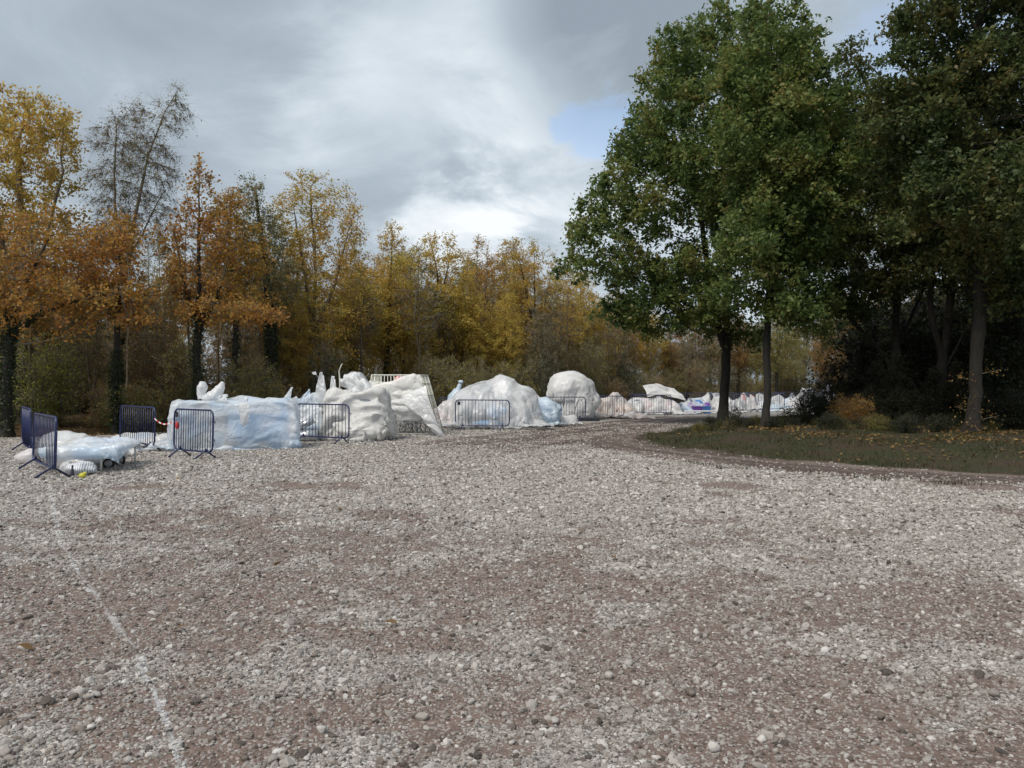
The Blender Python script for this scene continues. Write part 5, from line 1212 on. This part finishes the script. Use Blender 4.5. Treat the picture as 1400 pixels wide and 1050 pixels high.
# heap behind
def heap(name, label, px, d, wpx, toppy, mat, seed, lumps=4, depth=None, contents=None, group=None, cell=None, cat='wrapped load', extra=(), rz=0.0, slack=1.10):
    """low irregular heap under a sheet: several lumps spread over its width"""
    r = np.random.default_rng(seed); x = (px - 700) / F * d; z = bz(x, d); W = wpx / F * d; H = EYE + (HZ - toppy) / F * d - z; dp = depth or W * .55
    pr = []
    for i in range(lumps):
        u = (i + .5) / lumps - .5; hh = H * (1.0 if i == lumps // 2 else r.uniform(.55, .92))
        if r.random() < .35: pr.append(('box', (u * W * .85, r.uniform(-.15, .2) * dp, hh * .5), (W / lumps * .55, dp * r.uniform(.25, .42), hh * .5), r.uniform(-.5, .5), .07))
        else: pr.append(('ell', (u * W * .85, r.uniform(-.15, .2) * dp, hh * .42), (W / lumps * r.uniform(.6, .8), dp * r.uniform(.32, .5), hh * .58), r.uniform(-.5, .5)))
    pr += list(extra)
    c = cell or max(.07, d / 340)
    cont = [('packed_items', list(range(0, lumps, 2)), contents[0]), ('packed_items', list(range(1, lumps, 2)), contents[1])] if contents else []
    return wrapped(name, label, cat, x, d, rz, pr, [dict(size=(W + H * 1.5, dp + H * 2.0), mat=mat, shrink=.02, slack=slack, cell=c, steps=80, seed=seed, reach=.8, wr=min(.075, .025 + .045 * H), fq=2.4, radial=.8, outward=d < 42, wamp=min(.07, .09 * H))], cont, group)
heap('covered_heap', 'low heap under creased white plastic just behind the trolley', 108, 17.0, 100, 592, 'sheet', 101, 4, .9, ('grey_in', 'grey_in'))
heap('covered_heap', 'low white heap behind the navy barrier tied with tape', 196, 20.6, 78, 590, 'sheet', 102, 3, .9, ('grey_in', 'blue_in'))
heap('covered_heap', 'small pale blue-white bundle on the gravel at the box corner', 226, 18.9, 30, 602, 'sheet_blue', 103, 2, .5)
# bags under/around
def bag(name, label, px, py, rx, ry, rz_, mat, seed, rot=0.0, cat='bag', lump=.35):
    x, y = GP(px, py); e = obj(name, smooth(mesh_np(name, *blob_part((0, 0, rz_ * .8), (rx, ry, rz_), 0, lump, seed, 26, 16))), M[mat], None, (x, y, bz(x, y)), (0, 0, rot))
    for v in e.data.vertices: v.co.z = max(v.co.z, .004)
    return tag(e, label, cat)
bag('striped_bag', 'grey and white striped bag lying beneath the trolley front', 112, 648, .26, .17, .13, 'stripe_bag', 4, .2)
bag('plastic_bag', 'crumpled white plastic bag beside the striped bag', 92, 646, .12, .12, .13, 'sheet', 9)
bag('plastic_bag', 'pinkish white bag on the gravel behind the edge-on barriers', 44, 632, .30, .26, .16, 'sheet_pink', 12, .4)
bag('plastic_bag', 'flat white bag under the trolley deck by its wheel', 118, 634, .42, .25, .10, 'sheet', 14, .1)
bag('plastic_bag', 'white bag between the edge-on barriers and the trolley leg', 70, 638, .22, .2, .12, 'sheet_pink', 16, .1)
x, y = GP(112, 652); yt = obj('toy', tmesh('toy', [blob_part((0, 0, .04), (.06, .05, .045), 0, .4, 3, 12, 8), blob_part((.05, 0, .075), (.03, .03, .03), 0, .2, 5, 10, 8)]), M['yellow_in'], None, (x, y, bz(x, y))); tag(yt, 'small bright yellow object on the gravel by the striped bag', 'toy')
x, y = GP(99, 651); bt = thing('bottle', 'small dark bottle standing against the striped bag', 'bottle', (x, y, bz(x, y)))
obj('body', tmesh('body', [tube([(0, 0, 0), (0, 0, .01), (0, 0, .12), (0, 0, .15), (0, 0, .19)], [.028, .03, .03, .014, .012], 12)]), M['dark_in'], bt); obj('cap', tmesh('cap', [tube([(0, 0, .185), (0, 0, .21)], .016, 10)]), M['rubber'], bt)

# --- spires and mound behind the second barrier
d = 22.9; x = (425 - 700) / F * d; k = d / F
X = lambda px: (px - 425) * k
Z = lambda py: EYE + (HZ - py) * k
pr = [('cap', (X(385), .1, .5), (X(415), 0, Z(536)), .25, .08), ('ell', (X(428), .2, .6), (.55, .55, .80)), ('cap', (X(403), -.3, .35), (X(448), -.2, Z(556)), .16, .10), ('cap', (X(425), -.45, .25), (X(438), -.35, .3), .24, .22),
      ('cap', (X(442), .05, Z(550)), (X(441.5), .05, Z(512)), .16, .02), ('cap', (X(457), .1, Z(548)), (X(456.5), .1, Z(517)), .12, .02), ('cap', (X(400), .2, Z(560)), (X(401), .2, Z(535)), .2, .05)]
wrapped('covered_spires', 'white-wrapped mound with two sharp upright spires behind the barrier', 'wrapped load', x, d, 0, pr, [dict(size=(3.6, 3.4), mat='sheet_blue', shrink=.07, slack=1.08, cell=.075, steps=120, iters=7, reach=.9, wamp=.03, wr=.04)],
        [('spire', [4], 'sheet'), ('spire', [5], 'sheet'), ('silver_tube', [2], 'silver'), ('packed_items', [1], 'grey_in')])
for q_, (bx0, bx1, by_, tx_, ty_) in enumerate([(380, 402, 550, 400, 529), (404, 430, 545, 424, 533), (430, 452, 545, 441, 508), (452, 463, 545, 456.5, 514), (446, 470, 560, 452, 540)]):
    obj('loose_peak', grid_mesh('loose_peak', patch([(tx_ - 1.2, ty_), (tx_, ty_ - 1), (tx_ + 1.2, ty_)], [(bx0, by_ + 12), ((bx0 + bx1) / 2, by_ + 16), (bx1, by_ + 10)], X, Z, -.05, .22, 16, 26, .035, 2.4, 1.4, 60 + q_)), M['sheet_blue' if q_ < 2 else 'sheet'], bpy.data.objects['covered_spires'])
sv = thing('silver_roll', 'shiny silver-grey rolled bundle on the ground behind the barrier bars', 'roll', (X(431) + x, 22.0, 0))
obj('roll', tmesh('roll', [tube([(-.28, 0, .16), (.28, .1, .16)], .16, 18), tube([(-.3, .05, .38), (.16, .1, .62)], .10, 14)]), M['silver'], sv); obj('wrap_band', tmesh('wrap_band', [tube([(-.05, .035, .16), (.05, .055, .16)], .165, 18)]), M['sheet'], sv)
# --- wrinkled white load with wing-like sheet and hooked pole
d = 22.6; x = (489 - 700) / F * d; k = d / F; X = lambda px: (px - 489) * k; Z = lambda py: EYE + (HZ - py) * k
pr = [('box', (0, .25, .72), (.80, .55, .72), -.12, .14), ('ell', (X(500), .1, .35), (.85, .75, .42)), ('ell', (X(487), .2, Z(522)), (.42, .25, .30)), ('cap', (X(470), .2, Z(535)), (X(492), .2, Z(511)), .1, .05)]
wl = wrapped('wrinkled_load', 'tall load in grey-white sheeting with deep horizontal wrinkles and a wing on top', 'wrapped load', x, d, 0, pr,
        [dict(size=(3.7, 3.9), mat='sheet_grey', shrink=.05, slack=1.10, cell=.07, steps=120, iters=6, reach=.9, prims=pr[:2], wr=.10, fq=2.0, wang=0.05, wamp=.05)],
        [('packed_items', [0], 'grey_in')])
wt_ = [(465, 520), (470, 513), (477, 509), (488, 510), (499, 517), (506, 528), (511, 541)]; wb_ = [(468, 523), (473, 531), (476, 541), (486, 546), (496, 548), (506, 547), (513, 546)]
obj('wing_sheet', grid_mesh('wing_sheet', patch(wt_, wb_, X, Z, .2, .25, amp=.05, seed=2)), M['sheet'], wl); obj('wing_sheet', grid_mesh('wing_sheet', patch(wt_, wb_, X, Z, .2, -.25, amp=.05, seed=3)), M['sheet'], wl)
obj('hooked_pole', tmesh('hooked_pole', [tube([(X(463), .15, 1.2), (X(463), .15, Z(518)), (X(462), .15, Z(506)), (X(465), .15, Z(498)), (X(467), .15, Z(496))], [.022, .02, .018, .016, .012], 8)]), M['cream_wire'], wl)
V = np.array([(X(426), 0, Z(508)), (X(431), .05, Z(506.5)), (X(433), 0, Z(511)), (X(429), -.05, Z(511))])
obj('loose_scrap', tmesh('loose_scrap', [tube([(X(441) - 0, .2, Z(530)), (X(431), .05, Z(509))], .006, 5), (V, [np.array([(0, 1, 2), (0, 2, 3)])])], False), M['sheet'], wl)

# --- wire cage with torn sheets
d = 25.6; x = (556 - 700) / F * d; k = d / F; X = lambda px: (px - 556) * k; Z = lambda py: EYE + (HZ - py) * k
cg = thing('wire_cage', 'tall tapering wire cage frame with torn white sheeting wound round it', 'cage', (x, d, bz(x, d)), math.radians(-6))
bl, br, tl_, tr_, zt, yb_, yt_ = X(508), X(601), X(514), X(580), Z(512), .75, .6
def cage_ring(t, inset=0):
    xl = bl + (tl_ - bl) * t; xr = br + (tr_ - br) * t; yy = yb_ + (yt_ - yb_) * t; z = .02 + (zt - .02) * t
    return np.array([(xl, -yy, z), (xr, -yy, z), (xr, yy, z), (xl, yy, z)])
def ring_path(t):
    c = cage_ring(t); out = []
    for a, b in zip(c, np.roll(c, -1, 0)): out += [a + (b - a) * s for s in np.linspace(0, 1, 6, endpoint=False)]
    return out
for i, t in enumerate((.01, .33, .66, .86, 1.0)): obj('hoop', tmesh('hoop', [tube(ring_path(t), .014 if t < 1 else .02, 6, True)]), M['cream_wire'], cg)
c0, c1 = cage_ring(0), cage_ring(1)
for sd, nb in ((0, 15), (1, 8), (2, 15), (3, 8)):
    for s in np.linspace(0, 1, nb, endpoint=False):
        a = c0[sd] + (c0[(sd + 1) % 4] - c0[sd]) * s; b_ = c1[sd] + (c1[(sd + 1) % 4] - c1[sd]) * s
        obj('wire', tmesh('wire', [tube([a, b_], .012 if s else .02, 6)]), M['cream_wire'], cg)
for s in np.linspace(.1, .9, 7):   # top grille
    a = c1[0] + (c1[1] - c1[0]) * s; b_ = c1[3] + (c1[2] - c1[3]) * s
    obj('wire', tmesh('wire', [tube([a, b_], .010, 6)]), M['cream_wire'], cg)
# foil fringe inside the foot of the cage
rr_ = np.random.default_rng(8); fr_ = []
for i in range(60):
    a = np.array((rr_.uniform(X(535), X(600)), rr_.uniform(-.6, -.45), rr_.uniform(.02, .25))); fr_.append(tube([a, a + np.array((rr_.normal(0, .12), rr_.normal(0, .06), rr_.uniform(.1, .35))), a + np.array((rr_.normal(0, .2), rr_.normal(0, .1), rr_.uniform(.2, .5)))], [.012, .014, .008], 4))
o = obj('foil_fringe', tmesh('foil_fringe', fr_), M['silver'], cg); o['kind'] = 'stuff'
obj('pink_bundle', tmesh('pink_bundle', [blob_part((X(546), -.1, Z(519)), (.16, .14, .16), 0, .3, 3)]), M['pink_in'], cg)
prc = [('box', (X(553), 0, zt * .48), ((br - bl) * .49, .74, zt * .46), 0, .1)]
def hang(tlp, trp, blp, brp, nu=40, nv=34):
    u = np.linspace(0, 1, nu)[:, None, None]; v = np.linspace(0, 1, nv)[None, :, None]
    tlp, trp, blp, brp = map(np.array, (tlp, trp, blp, brp))
    return (tlp * (1 - u) + trp * u) * (1 - v) + (blp * (1 - u) + brp * u) * v
for k_, (tp_, bt_, y_, bg_, an_, mt_, am_) in enumerate([
    ([(504, 533), (520, 527), (545, 520), (572, 508), (584, 514)], [(506, 556), (520, 551), (545, 549), (570, 548), (592, 540)], -.86, .10, .25, 'sheet_grey', .07),
    ([(506, 551), (525, 549), (548, 545), (572, 535), (592, 526)], [(512, 592), (526, 585), (545, 575), (575, 572), (603, 567)], -.98, .14, .3, 'sheet', .075),
    ([(560, 545), (575, 538), (592, 527)], [(585, 571), (600, 575), (610, 580)], -1.06, .16, .9, 'sheet', .07),
    ([(583, 560), (590, 552), (598, 552)], [(603, 588), (611, 590), (618, 591)], -1.10, .15, .9, 'sheet', .06)]):
    obj('torn_sheet', grid_mesh('torn_sheet', patch(tp_, bt_, X, Z, y_, bg_, 40, 26, am_, 1.5, an_, 20 + k_)), M[mt_], cg)
P = hang((X(506), -.88, Z(522)), (X(582), -.88, Z(522)), (X(508), .6, Z(526)), (X(582), .6, Z(530)), 30, 20)
P = drape(P, [('box', (X(553), 0, zt * .44), ((br - bl) * .47, .70, zt * .44), 0, .1)], 50, 4, .03, None, 1.05, 7)
obj('torn_sheet', grid_mesh('torn_sheet', P), M['sheet_grey'], cg)

# --- heaps and domes beyond the cage
heap('covered_heap', 'pinkish bagged heap squeezed between the wire cage and the dome', 609, 29.3, 34, 545, 'sheet_pink', 111, 2, .9, ('pink_in', 'grey_in'))
d = 31.2; x = (623 - 700) / F * d; k = d / F; X = lambda px: (px - 623) * k; Z = lambda py: EYE + (HZ - py) * k
pr = [('ell', (0, 0, .65), (.42, .4, .72)), ('cap', (0, 0, 1.1), (X(629), 0, Z(524)), .22, .09), ('ell', (X(630), 0, Z(521)), (.15, .13, .1))]
wrapped('wrapped_figure', 'slim wrapped figure with a knobbed head peeping up beside the dome', 'figure', x, d, 0, pr, [dict(size=(2.4, 2.3), mat='sheet_ice', shrink=.08, slack=1.06, cell=.075, steps=100, iters=6, reach=.8, wamp=.04)], [('statue', [0, 1, 2], 'sheet_ice')])
d = 28.9; x = (672 - 700) / F * d; k = d / F; X = lambda px: (px - 672) * k; Z = lambda py: EYE + (HZ - py) * k
pr = [('ell', (X(664), .3, .85), (1.05, .9, .95)), ('ell', (X(688), .2, 1.2), (.62, .7, .78)), ('ell', (X(712), .1, Z(541)), (.44, .5, .30)), ('cap', (X(640), 0, Z(535)), (X(690), 0, Z(517)), .12, .14), ('ell', (X(640), .2, .75), (.6, .7, .75)), ('box', (X(672), -.1, .4), (1.2, .8, .4), 0, .2), ('ell', (X(729), -.3, .10), (.36, .35, .14))]
wrapped('covered_dome', 'big rounded dome-shaped load under thin white plastic with blue inside', 'wrapped load', x, d, 0, pr, [dict(size=(5.2, 4.6), mat='sheet_clear', shrink=.01, slack=1.04, kc=.9, cell=.095, steps=110, iters=8, reach=.9, wr=.055, fq=2.0, wamp=.05, radial=.9)],
        [('blue_bundle', [('ell', (X(680), -.62, .62), (.52, .3, .3)), ('ell', (X(668), -.75, .2), (.8, .3, .16))], 'blue_in'), ('packed_items', [0], 'grey_in'), ('packed_items', [1, 2], 'white_plate'), ('packed_items', [4], 'grey_in')])
d = 29.9; x = (737 - 700) / F * d
heap('wrapped_bag', 'large pale ice-blue wrapped bag beside the dome', 738, 30.2, 36, 543, 'sheet_ice', 112, 2, .9, ('blue_in', 'blue_in'), slack=1.05)
heap('wrapped_parcel', 'low white box-shaped parcel on the gravel below the round bundle', 771, 30.7, 30, 567, 'sheet', 113, 1, .6, None, extra=[('box', (0, 0, .2), (.42, .3, .2), .1, .06)])
heap('covered_heap', 'pink-white bag top showing behind the ice-blue bag', 729, 33.0, 22, 541, 'sheet_pink', 114, 2, .7, ('pink_in', 'grey_in'))
d = 35.6; x = (783 - 700) / F * d; k = d / F; X = lambda px: (px - 783) * k; Z = lambda py: EYE + (HZ - py) * k
pr = [('ell', (X(780), 0, Z(533)), (.98, .9, .88)), ('box', (0, 0, .5), (.78, .75, .45), 0, .25), ('ell', (X(800), 0, .80), (.50, .7, .62)), ('ell', (X(779), 0, Z(521)), (.70, .6, .54))]
rb = wrapped('round_bundle', 'tall round bundle in white plastic standing on a dark pallet', 'wrapped load', x, d, 0, pr, [dict(size=(5.6, 5.4), mat='sheet', shrink=.2, slack=1.06, kc=.25, cell=.10, steps=130, iters=6, reach=1.6, wr=.075, fq=2.4, wamp=.09, wang=.1, radial=.5)],
        [('packed_items', [0], 'white_plate'), ('packed_items', [1, 2], 'grey_in')])
obj('pallet', tmesh('pallet', [box_part((X(790), -.15, .07), (.85, 1.25, .06), 0, .01)], False), M['pallet'], rb)
heap('covered_heap', 'peach-tinted heap with two humps under clear plastic beside the round bundle', 838, 37.4, 54, 535, 'sheet_peach', 115, 3, 1.4, ('peach_in', 'grey_in'))
heap('orange_item', 'orange edge of goods showing low beside the round bundle', 813, 36.6, 8, 562, 'sheet_peach', 116, 1, .4, ('orange_in', 'orange_in'))
heap('wrapped_parcel', 'small white bag at the foot of the peach heap by the barrier foot', 856, 36.4, 14, 563, 'sheet', 117, 1, .4)
h_ = heap('covered_heap', 'white heap behind the far barrier with a wing-like panel above', 892, 42.4, 66, 539, 'sheet', 118, 4, 1.6, ('grey_in', 'pink_in'))
k = 42.4 / F; X = lambda px: (px - 892) * k; Z = lambda py: EYE + (HZ - py) * k
P = hang((X(880), .35, Z(527)), (X(924), .35, Z(529)), (X(884), -.35, Z(540)), (X(936), -.35, Z(546)), 20, 12)
P[..., 2] += .14 * np.sin(np.linspace(0, np.pi, 20))[:, None]; P = wrinkle(P, .05, 1.5, .3, 77)
obj('wing_panel', grid_mesh('wing_panel', P), M['sheet'], h_)
for i, (px, d, w_, top, mat, ct, lb) in enumerate([
    (928, 43.5, 34, 548, 'sheet_blue', ('blue_in', 'grey_in'), 'pale blue and white bundle beside the wing-panel heap'),
    (955, 45.0, 36, 543, 'sheet_clear', ('purple_in', 'blue_deep'), 'clear-wrapped heap with purple and blue goods near the forked oak'),
    (972, 46.5, 34, 531, 'sheet', ('grey_in', 'dark_in'), 'taller white heap rising beside the forked oak trunk'),
    (1022, 50, 22, 532, 'sheet', ('pink_in', 'dark_in'), 'round white bundle seen between the two oak trunks'),
    (1040, 52, 14, 530, 'sheet', None, 'small white heap seen next to the slim oak trunk'),
    (1065, 53, 22, 538, 'sheet', ('peach_in', 'grey_in'), 'white heap just past the slim oak trunk'),
    (1085, 52, 24, 533, 'sheet_blue', ('blue_in', 'grey_in'), 'blue-white heap behind the twiggy shrubs'),
    (1110, 45, 34, 524, 'sheet', ('grey_in', 'grey_in'), 'tall white heap seen through the twiggy shrub'),
    (1133, 44, 26, 516, 'sheet', ('grey_in', 'grey_in'), 'highest far white heap beside the rusty red bush'),
    (1080, 47, 60, 551, 'sheet_ice', None, 'long low pale heap on the far gravel past the slim oak'),
    (1005, 48, 18, 541, 'sheet', None, 'low white bundle right behind the forked oak trunk'),
    (1290, 40, 14, 545, 'sheet', None, 'white scrap of sheeting glimpsed through the dark thicket'),
    (905, 43.2, 30, 545, 'sheet', ('blue_in', 'grey_in'), 'bright white lumpy heap next to the wing-panel heap'),
    (942, 46.0, 30, 540, 'sheet_blue', ('grey_in', 'grey_in'), 'white and blue lumpy heap behind the clear-wrapped purple goods'),
    (990, 49, 26, 535, 'sheet', ('grey_in', 'grey_in'), 'white heap partly hidden by the forked oak trunk'),
    (1052, 50, 24, 541, 'sheet', ('blue_in', 'grey_in'), 'white heap with blue tint beside the slim oak trunk'),
    (1098, 49, 30, 538, 'sheet', ('pink_in', 'grey_in'), 'white lumpy heap with pink goods behind the twiggy shrubs'),
    (870, 43.5, 24, 541, 'sheet', ('grey_in', 'peach_in'), 'white heap in the fence line between peach heap and wing panel')]):
    heap('far_heap', lb, px, d, w_, top, mat, 130 + i, 3, 1.2, ct, 'wrapped heaps on the far gravel')
for i, (px, d, w_, mt, lb) in enumerate([(953, 43.0, 12, 'purple_in', 'purple box at the front of the far wrapped heaps'), (966, 43.2, 9, 'blue_deep', 'blue box next to the purple one among the far heaps')]):
    x = (px - 700) / F * d; o = obj('crate', tmesh('crate', [box_part((0, 0, .2), (w_ / F * d / 2, .25, .2), 0, .015), box_part((0, 0, .39), (w_ / F * d / 2 + .015, .265, .02), 0, .008)], False), M[mt], None, (x, d, bz(x, d))); tag(o, lb, 'crate')
for i, (pa, pb, d) in enumerate([(905, 932, 41.5), (936, 984, 42.0)]):
    xa, xb = (pa - 700) / F * d, (pb - 700) / F * d; xm = (xa + xb) / 2
    bd = thing('trestle_board', 'long low white board on short legs in front of the far heaps', 'board', (xm, d, bz(xm, d)), 0, 'low white boards')
    obj('board', tmesh('board', [box_part((0, 0, .17), ((xb - xa) / 2, .2, .035), 0, .008)], False), M['white_plate'], bd)
    for s in (-.9, 0, .9): obj('leg', tmesh('leg', [box_part((s * (xb - xa) / 2, 0, .068), (.025, .15, .068))], False), M['white_steel'], bd)
